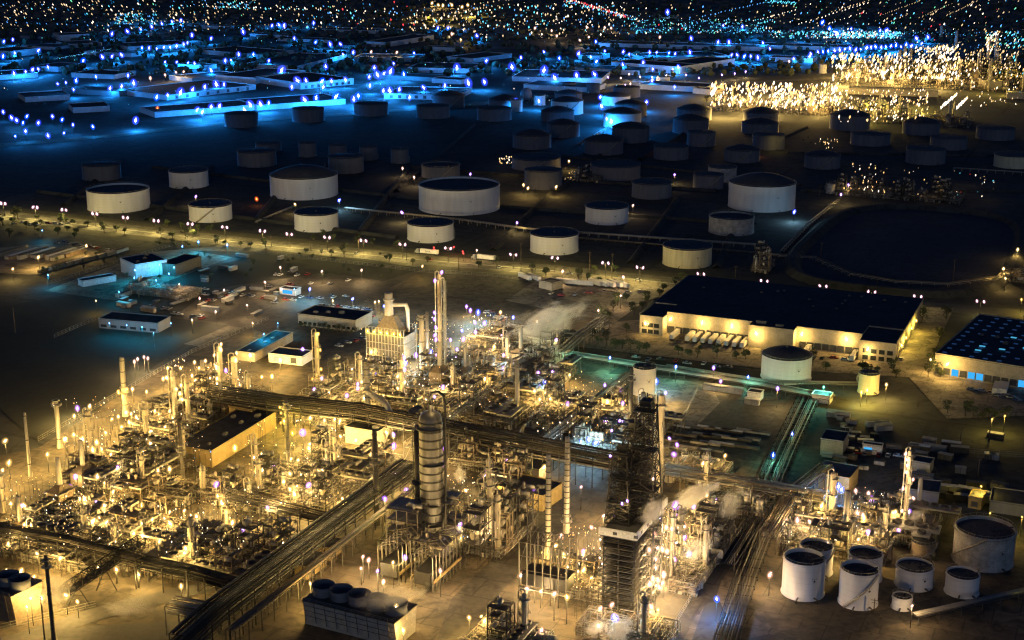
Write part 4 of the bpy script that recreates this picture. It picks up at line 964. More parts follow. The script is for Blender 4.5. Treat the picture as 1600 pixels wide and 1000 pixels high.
b.box(-hw-e, -e, Hs+.71, hw+e, -e+.5, Hs+3.6); b.box(hw+e-.5, -e+.52, Hs+.71, hw+e, DEEP, Hs+3.6)
b.build('parapet', 'white_wall', t)
b = MB()
for i in range(4): xx = -hw+4+i*8; b.box(xx, -e-.06, Hs+1.5, xx+1.6, -e-.01, Hs+2.7)
for i in range(4): yy = 3+i*7; b.box(hw+e+.01, yy, Hs+1.5, hw+e+.06, yy+1.6, Hs+2.7)
b.build('window', 'door_dark', t)
b = MB()
for k in range(nf-1):
    z = Hs*k/nf; s = 1 if k % 2 else -1; b.beam((hw+2.2, 4-s*3, z+.4), (hw+2.2, 4+s*3, z+Hs/nf+.4), .3); b.beam((hw+3.2, 4-s*3, z+1.4), (hw+3.2, 4+s*3, z+Hs/nf+1.4), .1)
b.build('stair', 'steel_mid', t)
# derricks
def derrick(px, py, ptop, hwx, label, tw=.45):
    x, y = G(px, py, Hs); k = (500-ptop)/F; zt = H+y*(k*cP-sP)/(cP+k*sP); z0 = Hs+.75
    t = thing('derrick', label, 'derrick', x, y, TH)
    b = MB(); s = hwx; q = hwx*tw
    lattice(b, [(-s, -s, z0), (s, -s, z0), (s, s, z0), (-s, s, z0)], [(-q, -q, zt), (q, -q, zt), (q, q, zt), (-q, q, zt)], 10, .3, .17); b.build('frame', 'steel_dark', t)
    b = MB(); lattice(b, [(-1, -1, z0), (1, -1, z0), (1, 1, z0), (-1, 1, z0)], [(-1, -1, zt), (1, -1, zt), (1, 1, zt), (-1, 1, zt)], 14, .13); b.build('guide_mast', 'steel_dark', t)
    for f in (.3, .64, .97):
        b = MB(); zz = z0+(zt-z0)*f; ss = s+(q-s)*f+.9; b.box(-ss, -ss, zz, ss, ss*.2, zz+.2); b.build('platform', 'steel_dark', t)
        b = MB()
        for (p_, q_) in (((-ss, -ss), (ss, -ss)), ((ss, -ss), (ss, ss)), ((ss, ss), (-ss, ss)), ((-ss, ss), (-ss, -ss))): b.beam((*p_, zz+1.2), (*q_, zz+1.2), .09)
        b.build('handrail', 'steel_dark', t)
    b = MB(); b.cbox(0, 0, zt+.2, q*1.4, q*1.4, 2.2); b.tube([(0, 0, zt+2.4), (0, 0, zt+5)], .2); b.build('crown_block', 'steel_dark', t)
    # legs down to the ground behind the structure
    b = MB(); lattice(b, [(-s, -s, 0), (s, -s, 0), (s, s, 0), (-s, s, 0)], [(-s, -s, z0), (s, -s, z0), (s, s, z0), (-s, s, z0)], 8, .35, .18); b.build('base_frame', 'steel_dark', t)
derrick(1006, 815, 634, 5.4, 'tallest black lattice derrick over the coke structure', .55)
derrick(988, 808, 668, 5.2, 'second tallest black lattice derrick, just left of the tallest', .5)
derrick(970, 815, 705, 4.8, 'outermost left black lattice derrick, the lowest one', .5)
#derrick(1004, 782, 690, 4.6, 'black lattice derrick hidden behind the tallest one', .6)

# ------------------------------------------------------------------ cooling towers
def cooling(px0, py0, px1, py1, depth, h, n, label, fanr, wall='concrete', rows=1):
    p = Vector(G(px0, py0)); q = Vector(G(px1, py1)); d = q-p; L = d.length; rz = math.atan2(d.y, d.x)
    t = thing('cooling_tower', label, 'cooling tower', p.x, p.y, rz)
    b = MB(); b.box(0, 0, 0, L, depth, h*.12); b.add([(0, 0, h*.12), (L, 0, h*.12), (L, depth, h*.12), (0, depth, h*.12), (0, -1.2, h), (L, -1.2, h), (L, depth+1.2, h), (0, depth+1.2, h)], [(0, 1, 5, 4), (1, 2, 6, 5), (2, 3, 7, 6), (3, 0, 4, 7)]); b.build('wall', wall, t)
    b = MB(); b.box(-.3, -1.6, h+.02, L+.3, depth+1.6, h+.35); b.build('deck', 'steel_mid', t)
    b = MB()
    for i in range(int(L/3)+1): x = i*3.; b.beam((x, -1.5, h+.3), (x, -1.5, h+1.5), .06)
    b.beam((0, -1.5, h+1.5), (L, -1.5, h+1.5), .07); b.beam((0, -1.5, h+.9), (L, -1.5, h+.9), .05); b.build('handrail', 'galv', t)
    b = MB()
    for i in range(int(L/4.5)+1): x = min(L-.15, i*4.5+.15); b.beam((x, -.15, h*.12), (x, -1.32, h), .13)
    for z in (.3, .55, .8): b.beam((0, -1.25*z-.12, h*.12+h*.88*z), (L, -1.25*z-.12, h*.12+h*.88*z), .09)
    b.build('rib', 'steel_mid', t)
    for j in range(rows):
        for i in range(n):
            b = MB(); x = L*(i+.5)/n; y = depth*(j+.5)/rows; b.lathe([(fanr*.96, h+.36), (fanr*.86, h+1.5), (fanr, h+4), (fanr-.2, h+4), (fanr*.8, h+1.8), (fanr*.8, h+.8), (.1, h+.8)], x, y, 24, cap=False)
            f = b.build('fan_stack', 'tank_grey_dim', t)
            b = MB()
            for k in range(6): a = k*math.pi/3; b.beam((x, y, h+1.6), (x+fanr*.75*math.cos(a), y+fanr*.75*math.sin(a), h+1.6), .16)
            b.build('fan_blades', 'steel_dark', f)
    return t
cooling(478, 975, 620, 1012, 13, 10, 5, 'long concrete cooling tower with five fan stacks at the bottom', 4.4)
occ(550, 960, 24)
cooling(811, 545, 866, 553, 15, 9, 3, 'small pale cooling tower with two rows of three fan stacks', 3.3, 'white_wall', 2); occ(838, 538, 14)
cooling(-10, 965, 26, 978, 12, 12, 2, 'yellow lit cooling tower with two fan stacks at the lower left corner', 4.0, 'pipe_brown'); occ(8, 950, 16)

# ------------------------------------------------------------------ pipe racks
def rack(label, pxs, width, z, nl=2, npipe=7, m='steel_mid', pm=('pipe_brown', 'steel_mid', 'galv'), step=8, rr=(.16, .42), low=False, lev=2.6):
    P = [Vector(G(*p, z)) for p in pxs]; o0 = P[0]; t = thing('pipe_rack', label, 'pipe rack', o0.x, o0.y, 0)
    b = MB()
    nrm = []
    for i in range(len(P)):
        d = (P[min(i+1, len(P)-1)]-P[max(i-1, 0)]).normalized(); nrm.append(Vector((-d.y, d.x)))
    for i in range(len(P)-1):
        L = (P[i+1]-P[i]).length; n = max(1, int(L/step)); nn = (P[i+1]-P[i]).normalized(); nn = Vector((-nn.y, nn.x))
        for k in range(n+1):
            c = P[i].lerp(P[i+1], k/n)-o0; a = c+nn*width/2; e = c-nn*width/2; top = z+(nl-1)*lev
            b.beam((a.x, a.y, 0), (a.x, a.y, top), .22); b.beam((e.x, e.y, 0), (e.x, e.y, top), .22)
            for l in range(nl): b.beam((a.x, a.y, z+l*lev), (e.x, e.y, z+l*lev), .2)
            if k < n and k % 3 == 0 and not low:
                c2 = P[i].lerp(P[i+1], (k+1)/n)-o0; a2 = c2+nn*width/2; b.beam((a.x, a.y, 0), (a2.x, a2.y, z), .12)
        for l in range(nl):
            for s in (-1, 1):
                a = P[i]-o0+nrm[i]*width/2*s; e = P[i+1]-o0+nrm[i+1]*width/2*s; b.beam((a.x, a.y, z+l*lev), (e.x, e.y, z+l*lev), .18)
    b.build('frame', m, t)
    for l in range(nl):
        for k in range(npipe):
            if R() < .12: continue
            f = (k+.5)/npipe-.5+ru(-.02, .02); r = ru(*rr); b = MB()
            b.tube([(*(P[i]-o0+nrm[i]*width*f*.94), z+l*lev+.22+r) for i in range(len(P))], r, 6); b.build('pipe', random.choice(pm), t)
    return t
rack('wide dark main pipe rack climbing diagonally from the bottom left', [(285, 1015), (340, 965), (640, 738)], 9.5, 10, 3, 9, 'rack_black', ('rack_black', 'rack_black', 'rack_brown', 'steel_mid'))
rack('narrow brighter pipe rack alongside the main diagonal one', [(360, 985), (660, 752)], 4, 8, 1, 5, 'steel_mid', ('pipe_brown', 'steel_mid'))
rack('dark cross pipe rack running from the left units to the far right', [(330, 622), (450, 640), (560, 652), (640, 668), (960, 730)], 11, 10, 3, 8, 'rack_black', ('rack_brown', 'steel_mid', 'rack_black'))
rack('cross pipe rack right of the derrick', [(1040, 738), (1180, 762), (1290, 782)], 8, 8, 2, 7, 'steel_mid', ('galv', 'pipe_silver', 'pipe_brown'))
rack('dark lower pipe rack from the left edge to the inclined bridge', [(-20, 828), (100, 850), (220, 882)], 7, 9, 2, 7, 'rack_black', ('rack_black', 'rack_brown', 'steel_mid'))
rack('lower pipe rack from the inclined bridge to the main rack', [(222, 884), (300, 900), (385, 925)], 6, 8, 2, 6, 'rack_black', ('rack_black', 'rack_brown'))
rack('pipe rack crossing the lit pads into the main rack', [(360, 778), (440, 798), (510, 815)], 6, 9, 2, 7, 'rack_black', ('rack_brown', 'steel_mid'))
rack('golden lit pipe rack through the middle of the upper works', [(690, 640), (740, 600), (870, 545)], 9, 7, 2, 8, 'galv', ('pipe_silver', 'galv', 'pipe_brown'))
rack('pipe rack climbing past the clean pale stack', [(640, 700), (720, 645), (790, 598)], 6, 7, 2, 6, 'galv', ('pipe_silver', 'galv'))
rack('dark pipe rack leading to the bright compressor shed', [(840, 700), (880, 668), (930, 632), (985, 590)], 6, 6, 2, 6, 'steel_mid', ('steel_mid', 'galv'))
rack('pipe rack from the small cooling tower up to the warehouse yard', [(880, 552), (905, 530), (945, 500)], 6, 6, 2, 6, 'steel_mid', ('steel_mid', 'galv'))
rack('low green lit pipe track running past the loading yard', [(862, 548), (985, 568), (1190, 600), (1300, 622)], 9, 2.5, 1, 9, 'steel_mid', ('galv', 'steel_mid', 'pipe_brown'), low=True)
rack('low pipe track behind the green lit one', [(1040, 572), (1200, 597), (1340, 600)], 5, 2, 1, 5, 'steel_mid', ('steel_mid', 'galv'), low=True)
rack('broad bundle of ground pipes right of the storage yard', [(1130, 880), (1185, 792), (1225, 700), (1262, 622)], 12, 1.6, 1, 12, 'rack_black', ('steel_mid', 'rack_brown'), low=True)
rack('low bundle of pipes at the bottom right of the derrick road', [(1130, 1010), (1165, 900), (1200, 810)], 9, 1.5, 1, 9, 'rack_black', ('steel_mid', 'rack_brown'), low=True)
rack('pipe bridge along the bottom right edge', [(1430, 962), (1530, 940), (1640, 915)], 4, 3, 1, 5, 'steel_mid', ('galv', 'steel_mid'), low=True)
rack('gate-like pipe portal at the bottom left', [(268, 950), (330, 962)], 8, 9, 2, 6, 'steel_mid', ('steel_mid', 'galv'))
rack('blue lit pipe bridge between the tanks', [(540, 325), (620, 333), (720, 343), (820, 357), (920, 364), (1180, 382)], 4.5, 3, 1, 5, 'galv', ('pipe_silver', 'galv'), low=True)
rack('thin pipe track parallel to the pipe bridge between the tanks', [(900, 372), (1040, 383), (1240, 400)], 2.5, 1.5, 1, 3, 'steel_mid', ('steel_mid',), low=True)
rack('thin pipe track curving around the oval basin', [(1200, 398), (1270, 402), (1330, 428), (1400, 440), (1480, 444), (1560, 434), (1600, 420)], 5, 1.5, 1, 4, 'galv', ('galv', 'steel_mid'), low=True)
rack('thin pipe track up to the large domed blue washed tank', [(1222, 392), (1260, 352), (1310, 312)], 3, 1, 1, 4, 'galv', ('galv',), low=True)
rack('thin pipe track left of the medium boulevard tank', [(400, 347), (430, 334), (462, 321)], 2, 1, 1, 3, 'galv', ('galv',), low=True)
rack('pipe track of the far farm left lane', [(905, 225), (940, 205), (985, 180)], 5, 1, 1, 4, 'galv', ('galv',), low=True)
rack('pipe track of the far farm lit in yellow at the right edge', [(1490, 262), (1610, 270)], 6, 3, 1, 4, 'galv', ('galv',), low=True)
rack('pipe rack above the right unit of the small tanks', [(1200, 840), (1240, 775), (1290, 735)], 7, 7, 2, 6, 'steel_mid', ('galv', 'pipe_brown'))
# inclined bridge at the lower left
x, y = G(105, 955); x2, y2 = G(225, 893); t = thing('conveyor_bridge', 'dark inclined lattice bridge at the lower left', 'conveyor', x, y, 0)
P0 = Vector((0, 0, 7)); P1 = Vector((x2-x, y2-y, 12)); n_ = Vector((-(P1-P0).y, (P1-P0).x, 0)).normalized()*2.2; u_ = Vector((0, 0, 3))
b = MB(); lattice(b, [P0-n_, P0+n_, P0+n_+u_, P0-n_+u_], [P1-n_, P1+n_, P1+n_+u_, P1-n_+u_], 12, .25); b.build('truss', 'rack_black', t)
b = MB(); b.add([tuple(P0-n_*.8+u_*.1), tuple(P0+n_*.8+u_*.1), tuple(P1+n_*.8+u_*.1), tuple(P1-n_*.8+u_*.1)], [(0, 1, 2, 3)]); b.build('belt', 'steel_dark', t)
for f in (.15, .5, .85):
    c = P0.lerp(P1, f); b = MB(); b.beam((c.x-4, c.y, 0), tuple(c), .25); b.beam((c.x+4, c.y, 0), tuple(c), .25); b.beam((c.x-2, c.y, c.z/2), (c.x+2, c.y, c.z/2), .15); b.build('leg', 'steel_dark', t)

# ------------------------------------------------------------------ process blocks
occ(380, 690, 20); occ(620, 652, 3)
MIXD = dict(col=.9, frame=3, drum=1.4, exch=1.6, fan=.9, pump=1, heater=.35, none=.4)
MIXL = dict(col=.6, frame=2.2, drum=1.5, exch=2, fan=1, pump=2, none=1.2)
def gp(px, py): return w2g(*G(px, py))
def block(label, pll, lena, lenb, cell, mix, tang=1.0, zs=1.0):
    a, b = gp(*pll); fill(label, a, b, a+lena, b+lenb, cell, mix, tang, zs)
block('lamp-dotted left unit', (92, 760), 42, 78, 8, MIXD, 1.4)
block('upper end of the left units', (215, 660), 40, 62, 8.5, MIXD, 1.2)
block('left edge unit', (-40, 860), 58, 52, 8, MIXD, 1.4)
block('brilliant lower left unit', (90, 868), 62, 40, 8, MIXL, 1.5)
block('unit behind the lower pipe rack', (235, 892), 48, 34, 7.5, MIXD, 1.4)
block('unit along the cross rack by the ochre building', (295, 782), 50, 18, 8, MIXL, 1.2)
block('golden unit left of the black stack', (385, 782), 40, 58, 8, MIXD, 1.4)
block('unit tucked under the cross pipe rack', (395, 652), 56, 12, 7, MIXL, 1.3)
block('cluttered strip beside the ochre building', (190, 775), 34, 18, 7, MIXL, 1.3)
block('cluttered strip behind the main rack', (520, 742), 24, 24, 7, MIXL, 1.3)
block('cluttered strip right of the furnace', (635, 600), 30, 26, 7, MIXD, 1.3)
block('plant beside the yellow hall', (745, 760), 22, 18, 7, MIXL, 1.2)
block('plant between the silver column and boilers', (590, 860), 20, 26, 7, MIXL, 1.2)
block('small unit left of the furnace', (465, 628), 34, 34, 8, MIXD, 1.2)
block('unit in front of the furnace', (565, 640), 44, 30, 8, MIXL, 1.3)
block('crowded upper works beside the twin towers', (672, 612), 62, 62, 7.5, MIXD, 1.5)
block('upper works toward the boulevard', (720, 545), 58, 44, 8, MIXL, 1.3)
block('very bright lower half of the upper works', (690, 655), 40, 34, 7.5, MIXL, 1.5)
block('unit with green ground beside the compressor shed', (822, 668), 50, 44, 8, MIXL, 1.3)
block('unit around the compressor shed', (880, 712), 36, 66, 8, MIXL, 1.2)
block('tall steelwork right of the silver column', (712, 862), 20, 36, 6.5, dict(frame=5, col=1, drum=.6), 1.6, 1.5)
block('low plant behind the silver column', (700, 730), 34, 26, 7.5, MIXL, 1.1)
block('steelwork between the boiler stacks and the derrick', (872, 932), 26, 32, 6.5, dict(frame=5, col=1, exch=1), 1.5, 1.2)
block('white-hot unit right of the coke structure', (1043, 925), 11, 58, 6, dict(frame=4, col=2, drum=1), 1.8, 1.3)
block('steaming unit at the end of the right rack', (1072, 800), 34, 22, 6.5, MIXL, 1.2)
block('plant at the bottom of the derrick', (900, 992), 34, 16, 6.5, MIXL, 1.2)
block('plant at the bottom centre edge', (720, 1025), 26, 22, 6.5, MIXL, 1.0)
block('dim plant behind the derrick column', (1045, 750), 24, 22, 7, MIXL, 1)
block('right unit above the small tanks', (1218, 858), 42, 44, 7, MIXD, 1.3)
block('lamp-lit end of the right unit', (1330, 842), 32, 34, 7, MIXD, 1.2)
block('blue lit small plant', (195, 458), 52, 16, 7, MIXL, 1.2)
block('pump station between the dark tanks', (890, 283), 28, 34, 9, MIXL, .6)
block('pump station right of the large domed tank', (1305, 305), 110, 36, 10, MIXL, .5)
block('lit manifold on the boulevard corner', (1172, 425), 12, 26, 7, MIXL, .8)
block('equipment yard of the corner by the oval basin', (1560, 440), 20, 26, 8, MIXL, .8)
# far works
MIXF = dict(col=3, frame=3, drum=.5, heater=.6, none=.6)
block('bright far works, lower row', (1100, 172), 250, 75, 17, MIXF, .25, 1.2)
block('bright far works, lower right', (1330, 190), 140, 70, 17, MIXF, .25, 1.1)
block('far works on the horizon side', (1300, 132), 330, 190, 24, MIXF, .06, 1.7)
block('far works at the top right corner', (1500, 128), 240, 200, 26, MIXF, .06, 1.7)
for (px, pb, pt) in [(1413, 95, 72), (1422, 95, 75), (1493, 75, 48), (1470, 58, 40), (1405, 95, 78), (1543, 100, 60), (1555, 98, 55)]:
    x, y = G(px, pb); t = thing('stack', 'distant pale stack above the far works on the horizon side', 'chimney stack', x, y, TH, 'distant pale stacks'); stack_parts(t, 3.2, hgt(px, pb, pt), 'stack_light', 3, .8)
# compressor shed with blue white light, and shed near it
house('compressor_shed', 'open-sided shed with dark roof and bright pipes beside the white tank', (926, 645), (958, 650), 9, 8, 'cream_wall', cat='shed', vents=2)
house('substation', 'pale flat roof shelter below the compressor shed', (902, 672), (935, 678), 9, 4, 'trailer', roof='slab', cat='shelter')
for i, (px, py) in enumerate([(924, 700), (931, 701), (938, 702)]):
    x, y = G(px, py); t = thing('upright_vessel', ['white squat vessel nearest the blue white glow', 'white squat vessel in the middle of three', 'white squat vessel farthest from the blue white glow'][i], 'pressure vessel', x, y, TH); column_parts(t, 1.6, 9, 'vessel_cream', 1, False)
# ------------------------------------------------------------------ refinery lamps at the places seen in the photo
NL = """735,610,w;745,602,w;725,620,w;715,628,w;758,592,w;775,583,w;705,636,w;908,690,b;920,687,b;931,692,b;961,966,b;145,815,w;156,811,w;166,817,w;139,822,w;728,615,w;750,598,w;8,689,w;14,723,w;4,735,w;84,632,w;121,638,p;116,650,w;140,635,w;103,685,w;115,679,w;101,687,w;129,687,w;74,710,w;145,703,w;159,702,w;151,691,w;173,710,w;188,705,w;118,745,p;135,741,w;184,730,p;192,608,w;207,608,w;229,612,w;197,645,w;205,647,w;213,652,w;185,651,w;202,660,w;190,667,w;175,655,w;165,676,w;225,648,w;242,642,w;248,647,w;231,663,w;235,674,w;250,656,w;243,683,w;249,667,w;270,620,w;269,627,w;281,615,w;282,642,w;271,655,w;258,667,w;224,708,w;235,692,w;255,592,w;262,591,w;289,606,w;300,587,w;305,595,w;317,601,w;308,615,w;296,620,w;290,625,w;304,649,w;304,566,w;311,575,w;316,579,w;326,575,w;321,564,w;335,570,w;338,576,w;328,590,w;353,579,p;339,592,w;391,555,p;349,607,w;353,606,w;371,611,w;375,602,w;389,637,p;247,735,w;265,733,w;317,733,w;367,700,w;397,715,w;210,565,m;215,561,m;225,558,m;231,560,m;339,600,w;268,636,w;152,745,w;438,563,w;473,546,p;425,588,w;409,589,w;503,591,p;491,609,p;495,615,w;505,612,w;514,614,w;550,577,w;564,575,w;559,600,p;559,607,p;565,597,w;586,586,b;580,550,w;624,544,p;631,559,p;634,567,b;632,577,p;612,581,w;613,566,w;650,555,p;673,551,b;542,618,p;569,622,w;454,634,p;444,643,y;444,658,y;473,676,p;457,677,y;507,657,w;523,655,w;531,658,w;519,670,w;505,687,w;500,692,w;532,682,w;485,653,w;556,688,w;578,690,w;595,696,w;615,697,p;580,708,w;596,707,w;615,679,p;604,676,w;600,670,w;618,741,p;455,717,w;466,719,w;483,701,w;484,694,w;409,709,w;426,727,p;436,723,w;453,740,w;471,742,w;487,740,w;498,737,w;504,734,w;511,736,p;521,737,w;526,727,w;547,743,p;509,705,w;410,735,w;401,736,w;647,664,w;694,701,p;694,724,p;664,623,w;692,605,p;722,517,b;724,530,p;704,531,p;712,559,p;714,546,p;742,504,p;743,519,p;754,522,w;782,511,w;783,525,p;766,548,p;772,542,w;787,555,p;797,566,b;775,578,w;781,594,w;770,569,w;786,576,p;703,650,w;797,714,w;793,721,p;762,735,p;758,745,p;729,479,p;735,485,p;747,488,b;782,488,w;802,496,b;757,505,p;839,503,w;827,508,w;857,504,w;848,519,m;872,516,m;869,531,p;862,546,k;658,507,w;800,566,b;841,583,p;846,584,w;863,582,p;890,586,w;851,597,b;844,604,p;835,611,w;851,614,w;843,624,w;860,623,w;953,559,k;887,631,p;945,602,p;970,609,p;960,622,p;973,630,p;918,634,w;949,628,w;907,646,w;946,657,p;969,646,p;972,659,p;978,673,p;1025,596,b;1040,614,p;1056,573,k;1115,575,p;1126,596,p;1169,589,k;1215,607,p;1046,685,p;1058,695,p;1053,710,p;1133,712,w;1098,724,w;1105,741,w;1029,741,w;850,730,w;802,701,p;1287,605,g;1346,613,y;1355,610,y;1385,601,w;1238,678,k;1208,711,k;1286,740,w;13,850,w;58,865,w;94,873,w;17,787,w;33,790,p;38,790,w;38,820,w;10,890,w;23,892,w;33,892,w;53,902,w;103,930,w;121,940,w;48,935,w;42,948,w;65,935,w;19,923,w;110,760,p;125,780,w;132,780,w;150,785,p;163,790,w;176,782,w;177,768,w;163,755,w;136,810,w;118,835,p;178,828,w;209,834,w;223,838,w;249,846,w;154,887,w;182,890,w;217,898,w;222,790,w;222,818,w;265,800,w;257,810,w;266,818,w;288,798,w;298,805,w;313,809,w;321,812,w;337,816,w;338,757,p;340,775,w;347,787,w;350,822,w;363,817,w;380,828,p;321,854,w;290,857,w;276,862,w;288,864,w;241,870,w;245,880,w;261,878,w;283,916,w;307,807,w;238,812,w;250,828,w;443,753,w;453,765,w;464,760,w;460,772,w;482,758,p;418,793,p;439,785,w;446,786,w;442,847,w;535,779,w;635,767,p;642,761,w;601,779,p;643,782,y;766,753,p;777,767,w;745,807,p;718,818,p;754,824,m;695,843,p;719,841,w;706,841,w;728,767,w;746,796,m;765,804,m;767,816,w;567,870,m;576,875,m;564,888,m;590,892,p;614,879,w;599,909,m;633,871,p;671,899,p;688,892,m;485,912,w;505,914,w;530,919,w;627,943,w;619,948,w;622,962,w;632,965,w;622,980,w;630,985,w;733,965,w;752,963,w;757,970,w;807,772,p;835,770,p;908,761,m;943,806,m;924,824,m;956,825,m;962,810,p;982,795,p;978,801,p;977,788,m;877,838,m;868,853,w;881,866,w;912,862,p;907,871,p;887,886,w;903,893,w;912,891,w;814,899,m;824,920,m;845,924,m;866,928,m;924,903,w;886,933,w;946,895,p;1031,811,p;1016,826,m;1021,832,p;1056,790,p;1056,805,p;1063,814,w;1084,792,p;1118,780,p;1111,786,p;1104,774,w;1081,778,w;1069,840,p;1054,836,w;1077,866,p;1054,874,p;1037,900,m;1025,915,w;1057,848,m;1060,824,m;1050,823,m;1069,823,m;956,945,m;938,951,m;935,978,m;846,985,m;1008,940,w;1028,953,w;1120,936,k;1310,760,k;1315,765,k;1337,767,m;1357,771,m;1362,780,p;1351,783,m;1229,814,m;1246,813,m;1265,815,m;1284,790,w;1285,803,w;1280,830,w;1273,837,w;1324,792,w;1340,802,m;1348,805,m;1350,810,w;1420,800,p;1403,785,m;1399,800,w;1404,813,w;1388,820,m;1404,828,p;1357,832,p;1367,830,m;1348,830,w;1267,846,p;1281,850,w;1341,843,w;1203,898,m"""
BIG = {(735, 610), (745, 602), (725, 620), (715, 628), (758, 592), (775, 583), (145, 815), (156, 811), (920, 687), (961, 966), (931, 692), (8, 689), (586, 586), (673, 551), (473, 676), (438, 563), (949, 628), (850, 730), (1056, 790), (1057, 848), (121, 638), (747, 488), (1025, 596), (850, 597), (862, 546)}
TXT = {'t': 'small blue green', 'w': 'warm white', 'p': 'violet-rimmed white', 'b': 'deep blue rimmed', 'k': 'small cyan', 'y': 'golden', 'm': 'pinkish white', 'g': 'green tinted', 'c': 'cyan'}
def area(px, py):
    if px > 1190: return 'in the right yard' if py < 720 or py > 860 else 'in the unit above the small tanks'
    if px > 930 and py > 750: return 'around the coke structure'
    if px > 820 and py > 750: return 'at the boiler under the banded stacks'
    if px > 560 and py > 690: return 'around the silver column'
    if py > 900: return 'near the bottom cooling tower' if px > 400 else 'in the lower left corner'
    if px < 200: return 'in the left edge units' if py > 720 else 'on the far left units'
    if px < 390: return 'in the left units' if py < 740 else 'in the lower left units'
    if px < 560: return 'in the golden unit left of the black stack' if py > 630 else 'in the small unit left of the furnace'
    if px < 820: return 'in the upper works'
    return 'around the bright white tank'
items = []
for s in NL.replace('\n', '').split(';'):
    a, b_, k = s.split(','); items.append((int(a), int(b_), k))
items.sort(key=lambda t: -t[1]); FAR = []
for i, (px, py, k) in enumerate(items):
    z = random.choice((6, 7, 8, 9, 11)); big = (px, py) in BIG
    ar = area(px, py); P_ = 2800*(1.9 if big else 1)*ru(.35, 1.7)*(.6+z/12)
    if px < 540: P_ *= 1.15
    if 560 < px < 960 and 480 < py < 700: P_ *= 1.7
    if k == 'k' and px > 850 and py < 720: k = 't'; P_ *= .9
    P_ = round(P_/250)*250
    if px < 40 and py < 700: z = 14
    if i >= 296: FAR.append((px, py, z, k, 1.05*ru(.8, 1.15)*(1.4 if big else 1), max(250, P_))); continue
    lamp(px, py, z, k, 1.2*ru(.65, 1.3)*(1.4 if big else 1), max(250, P_), '%s%s lamp on a post %s' % ('large ' if big else '', TXT[k], ar), '%s%s lamps %s' % ('large ' if big else '', TXT[k], ar), 'floodlight', halo=1.15)
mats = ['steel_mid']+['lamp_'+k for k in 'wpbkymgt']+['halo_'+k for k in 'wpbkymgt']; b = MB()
for (px, py, z, k, sz, P_) in FAR:
    x, y = G(px, py, z); d = math.hypot(math.hypot(x, y), H-z)/700; r = sz*.31*d; i = 'wpbkymgt'.index(k)
    b.mi = 0; b.tube([(x, y, 0), (x, y, z)], [.14, .08], 5); b.mi = 1+i; b.ico((x, y, z), r, 1.6); w_ = r*.34; b.add([(x+.5*r, y, z+3*r), (x-.5*r, y, z-2.2*r), (x+w_, y, z), (x-w_, y, z), (x, y+w_, z), (x, y-w_, z)], [(0, 2, 4), (0, 4, 3), (0, 3, 5), (0, 5, 2), (1, 4, 2), (1, 3, 4), (1, 5, 3), (1, 2, 5)]); b.mi = 9+i; b.sphere((x, y, z), r*3.5, 12, 1.3)  # each core gets an added glowing spike as its glare streak
    l = bpy.data.objects.new('lamp_light', lamp_light(k, P_)); col.objects.link(l); l.location = (x, y, z-r*1.6-.5)
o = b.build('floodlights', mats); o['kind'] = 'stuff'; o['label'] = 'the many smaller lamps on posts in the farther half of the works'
# strings of lamps on tall towers: attached to the platforms
def on_tower(px, pb, zs, label, group, k='p', size=.9, power=380):
    x, y = G(px, pb)
    for py in zs:
        z = hgt(px, pb, py); dx = random.choice((-1, 1))*ru(1.5, 2.6)
        lamp(0, 0, z, k, size, power, label, group, 'bulkhead_lamp', world=(x+dx, y-2.2), post=False, z0=z-.8, halo=1.15)
on_tower(688, 594, [424, 437, 487, 497, 510, 522, 529, 552], 'violet-rimmed lamp strung along the highest column of the upper works', 'lamps strung along the highest column', 'p')
on_tower(346, 612, [536, 544, 553, 570], 'lamp strung along the pale lamp-topped column', 'lamps of the pale lamp-topped column', 'w')
on_tower(368, 614, [550, 561], 'lamp on top of the stouter cream column', 'lamps of the stouter cream column', 'w')
on_tower(276, 680, [573, 588, 606, 640], 'lamp on the left one of the two tall left columns', 'lamps of the left tall column', 'w')
on_tower(297, 690, [573, 600, 622], 'lamp on the right one of the two tall left columns', 'lamps of the right tall column', 'w')
on_tower(628, 628, [566, 586, 595, 605], 'lamp strung on the slim column behind the bent duct', 'lamps of the slim column behind the duct', 'w')
on_tower(497, 612, [520, 545, 575, 590], 'lamp strung on the lone slim column', 'lamps of the lone slim column', 'y', .8)
on_tower(1411, 840, [706, 715, 724, 735, 746, 760, 775, 795], 'pink lamp strung along the slim column at the right', 'pink lamps of the slim right column', 'm', .9, 300)
on_tower(676, 862, [617, 702, 724, 770], 'violet lamp on the side of the silver ringed column', 'lamps on the silver ringed column', 'p', .8, 450)
on_tower(197, 650, [606, 609, 612], 'golden lamp on the collar of the tall pale stack', 'lamps on the collar of the tall pale stack', 'y', .8, 350)
on_tower(452, 745, [634, 643, 658], 'golden lamp on the dark mast-like stack', 'lamps on the dark mast-like stack', 'y', .7, 700)
on_tower(856, 872, [860], 'lamp at the foot of the front banded stack', 'lamp of the front banded stack', 'w', .7, 700)
